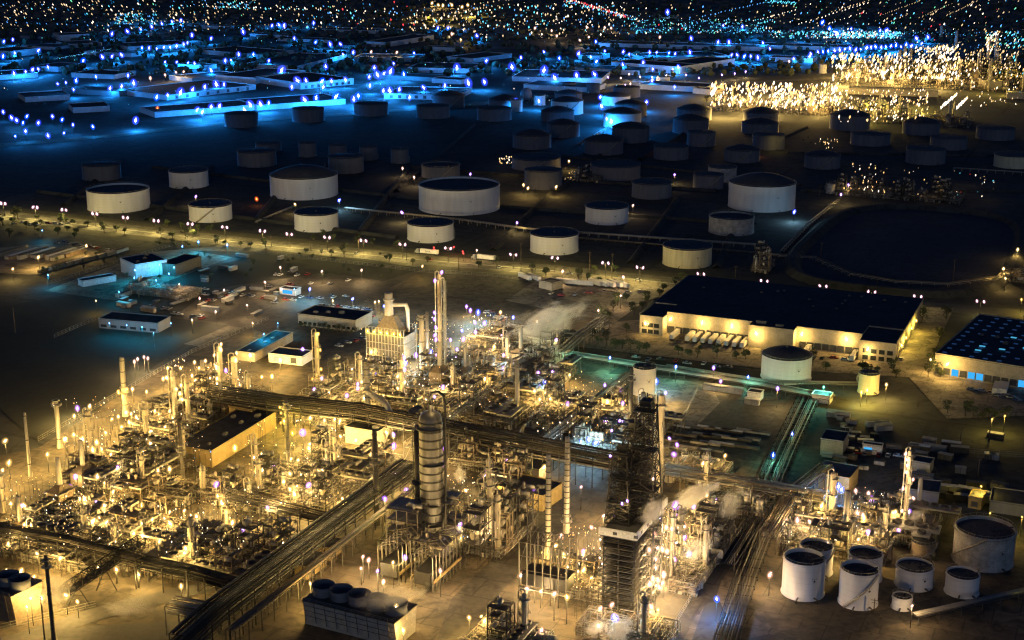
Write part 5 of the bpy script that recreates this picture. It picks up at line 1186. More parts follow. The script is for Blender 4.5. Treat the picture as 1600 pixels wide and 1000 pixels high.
# lamps on the derricks
for (da, db, zf, k) in [(-6, 6, .87, 'p'), (-9, 6, .78, 'p'), (-10, 8, .55, 'p'), (8, 4, .45, 'm'), (-3, 2, .22, 'p'), (-1, 2, .25, 'p')]:
    gx, gy = w2g(*G(998, 812, Hs)); db -= 13; z = Hs+(Ht-Hs)*zf; lamp(0, 0, z, k, .9, 400, 'violet-rimmed lamp hung in the black derricks', 'lamps hung in the black derricks', 'bulkhead_lamp', world=g2w(gx+da, gy+db), post=False, z0=z-.8)
for i in range(16):
    gx, gy = w2g(cx, cy_); k = i % 8; z = Hs*(k+.6)/8.5; sx = hw+3 if i < 8 else hw+5
    lamp(0, 0, z, 'm', 1.25, 2000, 'pinkish lamp in the glaring stair side of the coke structure', 'lamps on the stair side of the coke structure', 'bulkhead_lamp', world=g2w(gx+sx, gy+ru(4, 30)), post=False, z0=z-.8, halo=1.3)
for i in range(8):
    gx, gy = w2g(cx, cy_); z = Hs*(i+.5)/8.5
    lamp(0, 0, z, 'm', .7, 1000, 'lamp inside the left side of the coke structure', 'lamps inside the left side of the coke structure', 'bulkhead_lamp', world=g2w(gx-hw-2.5, gy+ru(2, 16)), post=False, z0=z-.8)

# ------------------------------------------------------------------ street lamps of the boulevard
for i, (px, py) in enumerate([(5, 318), (55, 324), (100, 328), (148, 334), (196, 340), (244, 345), (297, 350), (351, 355), (410, 361), (452, 366), (511, 371), (568, 376), (629, 382), (700, 388), (802, 398), (867, 403), (946, 411), (1000, 418)]):
    lamp(px, py, 11, 's', .85, 2700, 'double-headed street lamp on the median of the lit boulevard', 'street lamps along the lit boulevard', 'street_lamp', arm=2)
for (px, py) in [(1095, 428), (1194, 439), (1286, 447), (1362, 456), (1434, 463), (1532, 471)]:
    lamp(px, py, 10, 's', .8, 500, 'double-headed street lamp behind the long warehouse', 'street lamps behind the long warehouse', 'street_lamp', arm=2)
YL = [(600, 478, 'b', 1.2), (412, 522, 'k', 1.4), (150, 470, 'w', .5), (300, 500, 'w', .7), (395, 505, 'w', .7), (520, 470, 'w', .8), (240, 520, 'k', .6), (60, 402, 'w', 1.6), (135, 384, 'w', 1.3), (20, 420, 'w', 1), (660, 416, 'w', 1), (195, 290, 'w', 1), (306, 307, 'p', 1), (530, 313, 'b', 2), (461, 319, 'w', 1), (628, 332, 'p', 1.5), (735, 272, 'p', 1), (647, 277, 'm', 1), (629, 263, 'm', 1), (808, 348, 'p', 1.2), (989, 321, 'm', 1), (1054, 273, 'p', 1), (818, 289, 'w', 1.4), (825, 294, 'w', 1.4), (869, 292, 'w', 1.4),  # some white lamps here are added to brighten the dark goods yard
      (889, 252, 'w', 1), (1241, 331, 'b', 2.5), (1326, 289, 'p', 1), (1314, 304, 'p', 1), (745, 391, 'm', .8), (879, 424, 'm', 1.5), (974, 433, 'm', 1.5), (935, 485, 'm', 1), (970, 462, 'm', .8), (66, 360, 'k', .8), (75, 430, 'k', 1.2), (211, 422, 'k', 1.5), (210, 434, 'k', 1.5), (249, 414, 'k', 1.2), (186, 456, 'k', 1.2), (244, 438, 'k', 1.5), (264, 428, 'k', 1.5), (272, 418, 'k', 1.5),
      (171, 505, 'k', 1), (198, 508, 'k', 1), (222, 511, 'k', 1), (267, 505, 'k', 1), (280, 444, 'm', .7), (312, 466, 'm', .9), (350, 453, 'm', .7), (386, 477, 'm', .8), (337, 487, 'm', 1), (438, 418, 'm', 1), (503, 424, 'm', 1), (565, 422, 'm', 1), (414, 441, 'm', 1), (460, 452, 'k', 1), (484, 452, 'b', 1.5), (440, 452, 'p', 1), (551, 467, 'b', 1.5), (586, 472, 'w', .9), (592, 471, 'w', .9), (434, 505, 'k', 1.2),
      (1590, 390, 'w', 1.5), (1568, 420, 'w', 1.5), (1571, 435, 'w', 1), (1596, 468, 'y', 1.2), (1425, 947, 'm', 1.2), (1203, 898, 'm', 1), (1533, 760, 'y', 1), (1547, 802, 'y', .7), (1597, 808, 'y', .7), (1570, 650, 'y', .9), (1550, 655, 'y', .9), (1233, 96, 'm', 1), (310, 378, 'k', 2), (355, 383, 'k', 2), (285, 385, 'k', 1.5)]
for i, (px, py, k, s) in enumerate(YL):
    if k == 'k' and 345 < py: k = 'c'; s *= .55
    where = 'among the dark tanks' if py < 345 else 'of the blue lit plant' if k == 'c' else 'in the yards left of the works' if px < 620 else 'in the lorry yard by the boulevard' if px < 1100 else 'in the dark right quarter'
    lamp(px, py, 9, k, .75*s**.5, round((1700 if px > 620 or py < 345 else 3800)*s), '%s lamp on a pole %s' % (TXT[k], where), '%s pole lamps %s' % (TXT[k], where), 'pole_lamp', arm=1)
for (px, py) in [(1047, 234), (1183, 238), (401, 313), (246, 172)]:
    lamp(px, py-2, 6, 'o', 1.1, 300, 'orange glowing light among the dark tanks', 'orange lights among the dark tanks', 'beacon')
for (px, py) in [(678, 387), (709, 386), (723, 393), (724, 396), (285, 410)]:
    lamp(px, py, 6, 'r', .6, 100, 'red traffic light by the boulevard crossing', 'red traffic lights', 'traffic_light')
# blue quarter car park lamps
BL = """425,40;436,39;444,40;490,36;493,66;516,69;532,69;509,104;536,85;552,82;456,136;478,126;465,126;503,127;518,127;578,134;577,120;590,117;600,115;610,112;631,116;647,83;684,44;700,44;745,56;714,106;609,142;624,140;599,142;662,137;695,134;732,130;757,128;420,161;476,156;494,153;525,151;553,155;407,163;505,136;615,99;585,106;245,152;262,149;282,145;301,140;320,136;338,132;350,132;308,172;316,175;330,167;343,166;391,164;382,172;22,115;40,112;51,109;60,108;75,105;90,131;103,129;119,126;150,120;172,138;190,135;209,130;82,182;97,187;114,195;145,198;212,188;6,65;20,62;5,88;23,83;60,79;175,53;199,49;220,46;237,42;253,37;269,34;283,32;160,89;175,88;190,86;222,75;233,75;245,76;256,74;266,74;276,72;287,69;293,67;258,97;276,97;294,98;304,99;352,95;361,94;373,85;396,85;5,175;18,184;26,188;36,192;42,182;60,192;24,213;100,208;814,90;850,81;874,91;904,84;923,89;945,80;974,81;983,85;932,96;931,65;867,122;901,118;929,116;1005,98;973,101;1060,105;1015,82;1026,82;1045,83;1055,84;1078,82;1080,60;1122,66;1139,66;1192,67;1020,108;938,152;940,166;948,186;1143,86;1152,86;1163,88;1173,88;1184,90;1019,126;1054,136;1267,84;1278,82;1286,81;1294,80;1304,79;1312,78;1320,77;1328,76;1337,78;1345,77;1354,75;1361,74;1368,73;1377,74;1384,73;1392,72;1400,71;1408,73;1416,70;1424,72;1432,60;1440,68;1450,58;1240,92;1265,88;1203,76;40,205;75,212;1330,45;1385,48;1130,40;1160,42;1010,160;806,158;842,158;970,172;955,190;640,152;700,152;560,150;540,125;760,95;800,105;850,110;460,60;380,50;330,60;300,55;130,95;115,140;200,118;330,110;420,95;440,110"""
for i, s in enumerate(BL.split(';')):
    px, py = map(int, s.split(',')); fwy = px > 1200 and py > 56; bigb = py > 100 and 200 < px < 960
    k = 'b' if (py > 36 and not (px < 60)) else 'b'
    where = 'in the row beside the far elevated road' if fwy else 'in the blue lit car parks beyond the tanks' if py > 100 else 'in the distant blue quarter'
    pw = 6500 if bigb else 5500 if py < 160 or px > 200 else 900
    t = lamp(px, py, 12, 'b' if R() < .75 else 'k', (1.6 if bigb else 1.0)*ru(.7, 1.2), 0, 'blue-rimmed pole lamp '+where, 'blue pole lamps '+where, 'car_park_lamp', halo=1.25, cat='lamp', arm=1)
    l = bpy.data.objects.new('lamp_light', lamp_light('k', pw*15, 1)); col.objects.link(l); l.parent = t; l.location = (0, 0, 9.0)
for (px, py, k, s) in [(1043, 19, 'b', 1.6), (685, 8, 'w', 1), (675, 5, 'w', 1), (692, 9, 'w', 1), (706, 8, 'w', 1), (722, 11, 'w', 1), (731, 8, 'w', 1), (580, 81, 'm', .9), (620, 82, 'm', .9), (706, 53, 'm', 1), (287, 112, 'm', .8), (275, 113, 'm', .8), (258, 117, 'm', .8), (235, 122, 'm', 1), (720, 62, 'w', .8), (1285, 35, 'k', 1.5), (1296, 45, 'k', 1.5), (1308, 52, 'k', 2), (1375, 48, 'k', 1.2), (836, 44, 'm', .9), (862, 48, 'm', .8), (906, 63, 'm', .8), (920, 58, 'm', .8), (945, 43, 'm', .8), (955, 44, 'm', .8), (870, 56, 'm', .8), (917, 43, 'm', .8), (1031, 58, 'm', .9)]:
    lamp(px, py, 14, k, .75*s, 6000, '%s lamp of the stadium and streets near the top of the photo' % TXT.get(k, 'orange'), '%s lamps near the top of the photo' % TXT.get(k, 'orange'), 'pole_lamp', halo=1.2)
for (px, py) in [(983, 116), (977, 133), (985, 131), (970, 122), (1000, 120), (1041, 118), (1051, 108), (1072, 117), (1092, 122), (1128, 117), (1148, 115), (1165, 112), (1019, 121), (950, 121)]:
    lamp(px, py, 10, 'm' if R() < .6 else 'p', .6, 3500, 'pinkish lamp on a pole along the far road', 'pinkish lamps along the far road', 'pole_lamp', arm=1)

# ------------------------------------------------------------------ city lights and far works lamps too many to count
def lightstuff(name, label, pts, mats, el=1.3, stem=False):
    b = MB()
    for (x, y, z, r, mi) in pts:
        if stem: b.mi = 8; b.tube([(x, y, 0), (x, y, z)], .07, 3)
        b.mi = mi; sk = -1.0*x/900 if el > 1.35 else 0  # glare streaks put into the shape: lights stretched and leaned
        b.add([(x-r, y, z), (x+r, y, z), (x, y-r, z), (x, y+r, z), (x+sk*r, y, z-r*el), (x-sk*r*.6, y, z+r*el)], [(0, 2, 5), (2, 1, 5), (1, 3, 5), (3, 0, 5), (2, 0, 4), (1, 2, 4), (3, 1, 4), (0, 3, 4)])
    o = b.build(name, mats); o['kind'] = 'stuff'; o['label'] = label; o['category'] = 'lights'; return o
emis('dot_warm', (1, .7, .38), 1.5); emis('dot_white', (1, .82, .62), 3.5); emis('dot_blue', (.1, .38, 1), 2.2); emis('dot_cyan', (.12, .75, 1), 2.4); emis('dot_red', (1, .06, .08), 2); emis('dot_green', (.2, .9, .5), 1.5); emis('dot_gold', (1, .6, .2), 2.2); emis('dot_dim', (.02, .3, .75), .7)
DM = ['dot_warm', 'dot_white', 'dot_blue', 'dot_cyan', 'dot_red', 'dot_green', 'dot_gold', 'dot_dim']
pts = []
def dots(n, x0, x1, y0, y1, wts, rs=(.45, 1.15), zr=(4, 11), line=None, jit=3):
    for i in range(n):
        if line:
            f = (i+ru(-.3, .3))/n; px = line[0]+(line[2]-line[0])*f; py = line[1]+(line[3]-line[1])*f+ru(-1, 1)*jit
        else: px = ru(x0, x1); py = ru(y0, y1)
        z = ru(*zr); x, y = G(px, py, z); mi = random.choices(range(8), wts)[0]
        pts.append((x, y, z, (rs[0]*.7+(rs[1]*1.15-rs[0]*.7)*R()**1.6)*mpp(px, py)*.9, mi))
dots(200, 0, 1600, -14, 24, (5, 2, 1.5, 1.5, .3, .4, 0, 1)); dots(260, 0, 420, 0, 50, (6, 2, .8, .8, 0, .5, 0, 1)); dots(230, 420, 800, 8, 48, (5, 2, 2, 2, .3, 0, 0, 2))
dots(160, 800, 980, 5, 45, (5, 2, 2, 2, 0, 0, 0, 1)); dots(150, 1200, 1600, 0, 50, (5, 2, 1, 1, .4, 1, 0, 1)); dots(180, 0, 1000, 45, 120, (1, .6, 3, 3, .1, .3, 0, 6), rs=(.25, .6))
dots(200, 0, 1000, 110, 165, (1, .5, 3, 4, 0, 0, 0, 6), rs=(.25, .55)); dots(420, 985, 1200, 30, 52, (.5, 1, 3, 9, .2, 1, 0, 3), rs=(.35, .8)); dots(380, 1200, 1410, 48, 60, (.3, 1.5, 3, 9, .4, 1, 0, 3), rs=(.4, .9))
dots(240, 1285, 1405, 49, 59, (0, 4, 3, 9, .2, 0, 0, 0), rs=(.5, 1.1)); dots(170, 0, 0, 0, 0, (0, 0, 1, 4, 0, 0, 0, 3), rs=(.3, .6), line=(1000, 47, 1600, 54), jit=2)
dots(120, 0, 0, 0, 0, (1, 2, 3, 3, 2, 0, 0, 0), line=(880, 0, 1000, 32), jit=3, rs=(.4, .9)); dots(70, 0, 0, 0, 0, (1, 1, 0, 0, 6, 0, 0, 0), line=(895, 0, 985, 28), jit=1, rs=(.4, .9)); dots(40, 0, 0, 0, 0, (0, 0, 1, 5, 0, 0, 0, 0), line=(1195, 2, 1245, 5), jit=2, rs=(.5, 1))
dots(130, 180, 245, 20, 38, (.5, 1, 4, 8, 0, 0, 0, 2), rs=(.4, .9)); dots(60, 0, 0, 0, 0, (0, 0, 4, 4, 0, 0, 0, 0), line=(85, 92, 175, 76), jit=1, rs=(.3, .6)); dots(70, 335, 400, 3, 14, (1, 1, 4, 6, 1, 0, 0, 0), rs=(.4, .9))
dots(60, 640, 735, 24, 45, (6, 3, 0, 0, 0, 0, 3, 0)); dots(260, 1230, 1600, 45, 75, (3, 1, 2, 1, .2, .6, 0, 2), rs=(.3, .7)); dots(150, 700, 1000, 20, 60, (5, 3, 1, 1, 0, 0, 0, 1)); dots(90, 1540, 1600, 50, 75, (1, 1, 2, 3, 0, 3, 0, 1))
for q in range(46):
    py0 = ru(-12, 46); px0 = ru(-100, 1500); x0_, y0_ = G(px0, py0); L_ = ru(200, 900); vert = R() < .45; mi = random.choice((0, 0, 1, 2, 3, 7)); n = int(L_/ru(28, 50)); rr_ = ru(.5, .9)
    for i_ in range(n):
        a_, b_ = w2g(x0_, y0_); a_, b_ = (a_, b_+L_*i_/n) if vert else (a_+L_*i_/n, b_); x_, y_ = g2w(a_+ru(-3, 3), b_+ru(-3, 3)); pts.append((x_, y_, 9, rr_*y_*cP/F*.9*ru(.6, 1.2), mi))
lightstuff('city_lights', 'countless small lights of the distant city', pts, DM, 1.9)
pts = []
RW = (1.5, 6, 0, 0, 0, 0, 7, 0)
dots(300, 1300, 1425, 84, 125, RW, rs=(.8, 1.5), zr=(4, 40)); dots(330, 1430, 1500, 72, 125, RW, rs=(.7, 1.4), zr=(4, 45)); dots(190, 1500, 1600, 75, 132, (3, 3, 0, .3, 0, 0, 7, 0), rs=(.5, 1.1), zr=(4, 40))
dots(60, 1540, 1562, 48, 80, RW, rs=(.5, 1), zr=(4, 60)); dots(480, 1110, 1310, 130, 165, RW, rs=(.8, 1.7), zr=(4, 28)); dots(160, 1200, 1300, 145, 172, RW, rs=(.6, 1.2), zr=(3, 18)); dots(340, 1310, 1450, 140, 190, RW, rs=(.5, 1.2), zr=(3, 22))
dots(60, 0, 0, 0, 0, (0, 6, 0, 0, 0, 0, 1, 0), line=(1470, 168, 1495, 147), jit=2, rs=(.7, 1.1)); dots(50, 0, 0, 0, 0, (0, 6, 0, 0, 0, 0, 1, 0), line=(1495, 168, 1512, 152), jit=2, rs=(.7, 1.1)); dots(40, 1500, 1600, 135, 165, RW, rs=(.4, .9))
dots(40, 1330, 1375, 255, 300, RW, rs=(.4, .8), zr=(2, 12)); dots(45, 1375, 1560, 262, 308, (4, 3, 0, .5, .3, .3, 4, 0), rs=(.3, .7), zr=(2, 10)); dots(26, 780, 800, 244, 256, RW, rs=(.4, .8)); dots(14, 880, 900, 262, 282, RW, rs=(.3, .6)); dots(20, 1266, 1310, 215, 232, RW, rs=(.3, .7))
lightstuff('works_lights', 'swarm of warm white lamps over the bright far works', pts, DM, 2.4)
random.seed(77)
for (n, x0, x1, y0, y1, k, p) in [(26, 1300, 1500, 90, 128, 'w', 80000), (26, 1115, 1310, 135, 168, 'w', 80000), (16, 1330, 1460, 148, 176, 'y', 25000), (8, 1500, 1600, 90, 135, 'y', 25000), (7, 1330, 1560, 265, 306, 'w', 900), (2, 780, 800, 248, 256, 'w', 1200), (5, 640, 740, 20, 44, 'y', 60000), (10, 1000, 1400, 40, 58, 'k', 90000), (3, 180, 240, 24, 36, 'k', 60000), (2, 1200, 1230, 212, 222, 'y', 2500), (1, 380, 400, 232, 236, 'w', 1500)]:
    for i in range(n):
        px, py = ru(x0, x1), ru(y0, y1); z = 14; l = bpy.data.objects.new('lamp_light', lamp_light(k, p, 1)); col.objects.link(l); x, y = G(px, py, z); l.location = (x, y, z)
# small works lights inside near units: stuff beyond the individually built lamps
pts = []
for (n, x0, x1, y0, y1) in [(55, 10, 200, 740, 860), (45, 100, 330, 620, 730), (40, 380, 540, 640, 780), (60, 640, 800, 490, 640), (35, 700, 780, 740, 850), (45, 240, 400, 780, 870), (26, 1035, 1080, 790, 880), (30, 830, 980, 580, 700), (30, 1220, 1410, 760, 850), (30, 870, 960, 820, 920), (20, 90, 200, 770, 860), (20, 560, 700, 500, 620), (22, 270, 400, 560, 620)]:
    dots(int(n*5.5), x0, x1, y0, y1, (1, 6, .1, .05, 0, 0, 6, 0), rs=(.3, .95), zr=(5, 14))
lightstuff('small_plant_lights', 'scattered tiny lights all over the near units', pts, DM+['steel_dark'], 1.8, True)
# distant houses and trees as one mass
b = MB(); random.seed(5)
for i in range(2600):
    px, py = ru(-60, 1660), ru(-40, 60); x, y = G(px, py); a = ru(0, 6); w_, d_, h_ = ru(5, 11), ru(5, 9), ru(3, 6)
    c, s = math.cos(TH), math.sin(TH); vs = [(x+u*c-v*s, y+u*s+v*c, z) for z in (0, h_) for (u, v) in ((-w_, -d_), (w_, -d_), (w_, d_), (-w_, d_))]; vs += [(x-w_*c, y-w_*s, h_+2.5), (x+w_*c, y+w_*s, h_+2.5)]
    b.add(vs, [(0, 1, 5, 4), (1, 2, 6, 5), (2, 3, 7, 6), (3, 0, 4, 7), (4, 5, 9, 8), (6, 7, 8, 9), (5, 6, 9), (7, 4, 8)])
o = b.build('distant_houses', 'roof_grey'); o['kind'] = 'stuff'; o['label'] = 'dark mass of distant city houses'
b = MB()
for i in range(3200):
    px, py = ru(-60, 1660), ru(-20, 75) if R() < .7 else ru(75, 120); x, y = G(px, py); r = ru(3, 7); b.ico((x, y, r*.9), r, ru(.7, 1.2), False)
o = b.build('distant_trees', 'leaf_dark'); o['kind'] = 'stuff'; o['label'] = 'dark mass of distant street trees'

# ------------------------------------------------------------------ trees near the boulevard and warehouse
def tree_mesh(seed, h=8, rad=3.2, m='leaf', palm=False):
    rs = random.Random(seed); t = thing('tree', 'tree', 'tree', 0, 0)
    b = MB(); b.tube([(0, 0, 0), (.1, .1, h*.35), (0, .2, h*.6)], [.3, .22, .14], 6)
    for k in range(4): a = k*1.6+rs.random(); b.tube([(0, 0, h*.35), (rad*.5*math.cos(a), rad*.5*math.sin(a), h*.6)], [.15, .07], 5)
    b.build('trunk', 'bark', t)
    b = MB(); cl = [(rs.uniform(-.6, .6)*rad, rs.uniform(-.6, .6)*rad, h*.65+rs.uniform(-.2, .28)*h, rad*rs.uniform(.35, .6)) for _ in range(7)]
    for i in range(420):
        c = rs.choice(cl); d = Vector((rs.gauss(0, 1), rs.gauss(0, 1), rs.gauss(0, 1))).normalized()*c[3]*rs.uniform(.6, 1.1); p = Vector(c[:3])+d; s = rs.uniform(.25, .5); u = Vector((rs.gauss(0, 1), rs.gauss(0, 1), rs.gauss(0, 1))).normalized(); v = u.orthogonal().normalized()
        b.add([tuple(p-u*s), tuple(p+v*s*.6), tuple(p+u*s), tuple(p-v*s*.6)], [(0, 1, 2, 3)])
    b.build('crown', m, t); return t
TP = [tree_mesh(1), tree_mesh(2, 6, 2.6), tree_mesh(3, 9, 3.6, 'leaf_dark'), tree_mesh(4, 5, 2.8)]
random.seed(21)
TR = [(q, 'dark tree on the near verge of the boulevard', 'trees on the near verge of the boulevard') for q in [(137, 355), (182, 362), (195, 366), (163, 364), (252, 370), (270, 373), (290, 375), (302, 370), (340, 381), (352, 384), (376, 386), (392, 387), (415, 387), (478, 396), (518, 400), (538, 402), (608, 410), (645, 415), (668, 410), (748, 418), (776, 420), (831, 430), (853, 432), (904, 440), (918, 442), (936, 444), (949, 445), (64, 352), (60, 365), (20, 350), (0, 350)]]
TR += [(q, 'small yellow lit tree on the far verge of the boulevard', 'yellow lit trees on the far verge') for q in [(240, 352), (262, 355), (285, 359), (310, 362), (325, 362), (505, 378), (520, 380), (558, 384), (582, 386), (620, 391), (928, 424), (958, 425), (330, 365), (490, 377)]]
TR += [(q, 'tree beside the left end of the long warehouse', 'trees at the left end of the long warehouse') for q in [(1063, 442), (1055, 448), (1037, 456), (1030, 462), (1012, 476), (1003, 484), (990, 492), (979, 470), (965, 478), (958, 488), (979, 520), (948, 500), (940, 502)]]
TR += [(q, 'tree in the belt between the works and the loading yard', 'trees between the works and the loading yard') for q in [(925, 534), (935, 538), (948, 540), (962, 545), (972, 546), (985, 548), (998, 552), (1010, 550), (1060, 555), (1075, 558), (1090, 560), (1120, 558), (1150, 562), (1165, 562), (1290, 578), (1270, 572), (1347, 582), (1357, 585), (1370, 584), (1400, 590), (1395, 583)]]
TR += [(q, 'tree along the right side wall of the long warehouse', 'trees along the right side of the long warehouse') for q in [(1404, 560), (1410, 545), (1417, 525), (1421, 512), (1398, 568), (1440, 505), (1436, 498), (1442, 488), (1478, 500), (1467, 530), (1460, 560), (1455, 575), (1463, 585), (1470, 590), (1450, 590)]]
TR += [(q, 'tree lit yellow in the dark right quarter', 'yellow lit trees in the right quarter') for q in [(1520, 655), (1535, 657), (1545, 652), (1555, 655), (1508, 650), (1480, 646), (1570, 658)]]
TR += [((ru(1210, 1300), ru(216, 236)), 'shrub lit among the dark tanks', 'lit shrubs among the dark tanks') for _ in range(7)]
TR += [((ru(0, 120), ru(340, 375)), 'dark tree in the upper left lot', 'dark trees in the upper left lot') for _ in range(16)]
TR += [((ru(1100, 1240), ru(158, 172)), 'dark tree in front of the bright far works', 'trees in front of the far works') for _ in range(18)]
TR += [((470+i*7.2, 512+i*1.0+ru(-.5, .5)), 'small conical hedge tree by the long white building', 'hedge trees by the long white building') for i in range(13)]
TR += [((ru(60, 620), ru(398, 440)), 'dark shrub on the empty land below the boulevard', 'dark shrubs below the boulevard') for _ in range(40)]
TR += [((ru(240, 340), ru(380, 386)), 'dark shrub at the blue lit yard', 'dark shrubs at the blue lit yard') for _ in range(8)]
TR += [((ru(1260, 1560), ru(290, 310)), 'dark shrub along the basin pump yard', 'dark shrubs along the basin pump yard') for _ in range(12)]
for (px, py), lb, g in TR:
    x, y = G(px, py); s = ru(.75, 1.15)*(.55 if 'hedge' in lb or 'shrub' in lb else 1); place(random.choice(TP), x, y, ru(0, 6), lb, g, s=s)
# telegraph poles
for i, (px, pb, pt) in enumerate([(24, 520, 480), (424, 385, 367), (486, 392, 372), (561, 396, 373), (635, 407, 388), (717, 424, 398), (814, 424, 378), (890, 428, 416), (921, 432, 393), (956, 436, 396), (1149, 435, 415), (1500, 695, 665), (1545, 690, 640), (1528, 745, 712), (1434, 635, 618), (1147, 892, 864), (1365, 960, 935), (1375, 970, 960), (1282, 405, 378), (1280, 310, 290), (1489, 440, 405), (1370, 450, 432), (1100, 905, 893), (70, 1000, 930)]):
    x, y = G(px, pb); h = hgt(px, pb, pt); t = thing('utility_pole', 'dark wooden utility pole with crossarm', 'utility pole', x, y, TH, 'utility poles')
    b = MB(); b.tube([(0, 0, 0), (0, 0, h)], [.25, .16], 6); b.build('pole', 'bark', t); b = MB(); b.beam((-1.4, 0, h-.8), (1.4, 0, h-.8), .12); b.beam((-1, 0, h-1.8), (1, 0, h-1.8), .1); b.build('crossarm', 'bark', t)

# ------------------------------------------------------------------ vehicles
def car_proto(i):
    t = thing('parked_car', 'car', 'car', 0, 0); b = MB()
    prof = [(-2.2, .35), (-2.25, .85), (-1.5, .95), (1.1, .95), (2.15, .8), (2.2, .35)]
    vs = [(x, s*.88, z) for s in (-1, 1) for (x, z) in prof]; n = 6; b.add(vs, [tuple(range(n)), tuple(range(2*n-1, n-1, -1))]+[(k, (k+1) % n, n+(k+1) % n, n+k)[::-1] for k in range(n)])
    b.add([(-1.2, -.72, 1.42), (.3, -.72, 1.42), (.3, .72, 1.42), (-1.2, .72, 1.42), (-1.15, -.7, 1.47), (.25, -.7, 1.47), (.25, .7, 1.47), (-1.15, .7, 1.47)], [(0, 3, 2, 1), (4, 5, 6, 7), (0, 1, 5, 4), (1, 2, 6, 5), (2, 3, 7, 6), (3, 0, 4, 7)]); b.build('body', 'car_paint_%d' % i, t)
    b = MB(); b.add([(-1.8, -.82, .96), (1.0, -.82, .96), (1.0, .82, .96), (-1.8, .82, .96), (-1.2, -.7, 1.41), (.3, -.7, 1.41), (.3, .7, 1.41), (-1.2, .7, 1.41)], [(0, 1, 5, 4), (1, 2, 6, 5), (2, 3, 7, 6), (3, 0, 4, 7)]); b.build('window', 'window', t)
    for x in (-1.4, 1.4):
        for y in (-.85, .85): b = MB(); b.tube([(x, y-.1, .33), (x, y+.1, .33)], .33, 10, smooth=False); b.build('wheel', 'rubber', t)
    return t
CP = [car_proto(i) for i in range(5)]
CW = ['white', 'black', 'grey', 'red', 'blue']
def cars(n, x0, y0, x1, y1, where, jit=2):
    for i in range(n):
        f = i/max(1, n-1); px = x0+(x1-x0)*f+ru(-jit, jit); py = y0+(y1-y0)*f+ru(-jit, jit)*.5; x, y = G(px, py); k = random.choice((0, 0, 1, 2, 2, 3, 4))
        place(CP[k], x, y, TH+random.choice((0, math.pi/2))+ru(-.06, .06), '%s car parked %s' % (CW[k], where), '%s cars %s' % (CW[k], where), s=1.15)
cars(9, 320, 474, 370, 456, 'in the left car park under the lamps', 3); cars(12, 500, 478, 575, 484, 'beside the blue lit lot', 2); cars(14, 540, 486, 578, 496, 'on the yellow lit lot by the jagged hedge', 3); cars(6, 430, 428, 480, 430, 'in the upper car park', 6); cars(6, 395, 450, 540, 440, 'on the road by the gatehouse', 5)
cars(14, 760, 488, 790, 500, 'behind the upper works', 4); cars(8, 860, 462, 1000, 455, 'in the lorry yard', 5); cars(8, 990, 560, 1140, 575, 'on the verge of the loading yard', 4); cars(10, 1270, 560, 1410, 560, 'by the office end of the warehouse', 6); cars(8, 20, 350, 110, 350, 'in the upper left lot', 4); cars(12, 90, 380, 180, 392, 'on the far edge of the goods yard', 4); cars(5, 1340, 710, 1400, 716, 'near the small lit office', 4); cars(6, 530, 540, 570, 530, 'behind the furnace', 4); cars(6, 800, 795, 850, 792, 'at the yellow hall', 3)
cars(10, 300, 455, 430, 470, 'in the middle of the left car park', 8); cars(8, 450, 470, 540, 462, 'between the gatehouse and the blue lit lot', 6); cars(8, 240, 480, 320, 500, 'at the dim end of the left car park', 6)
cars(5, 560, 398, 1000, 438, 'on the lit boulevard', 3); cars(10, 1520, 610, 1590, 625, 'in the yard of the right warehouse', 4)
def truck_proto(cab=True):
    t = thing('articulated_lorry' if cab else 'lorry_trailer', 'lorry', 'lorry' if cab else 'trailer', 0, 0)
    b = MB(); b.box(-7, -1.25, 1.2, 7, 1.25, 4.05); b.build('box_body', 'trailer', t); b = MB(); b.box(-6.8, -1, .9, 6.8, 1, 1.18); b.box(4, -.6, .1, 4.3, .6, .9); b.build('chassis', 'steel_dark', t)
    ws = [(-5.8), (-4.6)]+([7.2, 10.6] if cab else [])
    for x in ws:
        for y in (-1.15, 1.15): b = MB(); b.tube([(x, y-.15, .5), (x, y+.15, .5)], .5, 10, smooth=False); b.build('wheel', 'rubber', t)
    if cab:
        b = MB(); b.box(8.2, -1.2, .7, 10.2, 1.2, 3.6); b.box(10.21, -1.1, .7, 11.6, 1.1, 1.9); b.box(6.5, -.8, .6, 8.19, .8, 1.1); b.build('cab', 'car_paint_2', t); b = MB(); b.box(10.21, -1, 2.2, 10.26, 1, 3.2); b.build('windscreen', 'window', t)
    return t
TPc, TPt = truck_proto(True), truck_proto(False)
for (px, py, lb) in [(671, 398, 'white lorry with dark lettering on its trailer, left one on the boulevard'), (760, 407, 'white lorry right of the crossing on the boulevard')]:
    x, y = G(px, py); t = place(TPc, x, y, TH+math.pi, lb, s=1.05)
    if px == 671:
        cu = bpy.data.curves.new('lettering', 'FONT'); cu.body = 'SAIA'; cu.size = 2.2; cu.extrude = .01; o = bpy.data.objects.new('tmp', cu); col.objects.link(o); bpy.context.view_layer.update()
        me = bpy.data.meshes.new_from_object(o); bpy.data.objects.remove(o); me.materials.clear(); me.materials.append(M['door_dark']); o = bpy.data.objects.new('lettering', me); col.objects.link(o); o.parent = t; o.rotation_euler = (math.radians(90), 0, math.pi); o.location = (3, 1.27, 1.9)
for i, u in enumerate(DK):
    if i in (0, 2): continue
    x, y = g2w(WHA[0]+u*WHA[2], WHA[1]+8.3-7.4); place(TPt, x, y, TH+math.pi/2, 'white trailer backed up to the left loading docks of the long warehouse', 'trailers at the left loading docks')
for i, u in enumerate(DK2):
    if i in (1, 7): x, y = g2w(WHA[0]+u*WHA[2], WHA[1]+8.3-7.4); place(TPt, x, y, TH+math.pi/2, 'white trailer at the %s end of the right loading docks' % ('left' if i == 1 else 'right'))
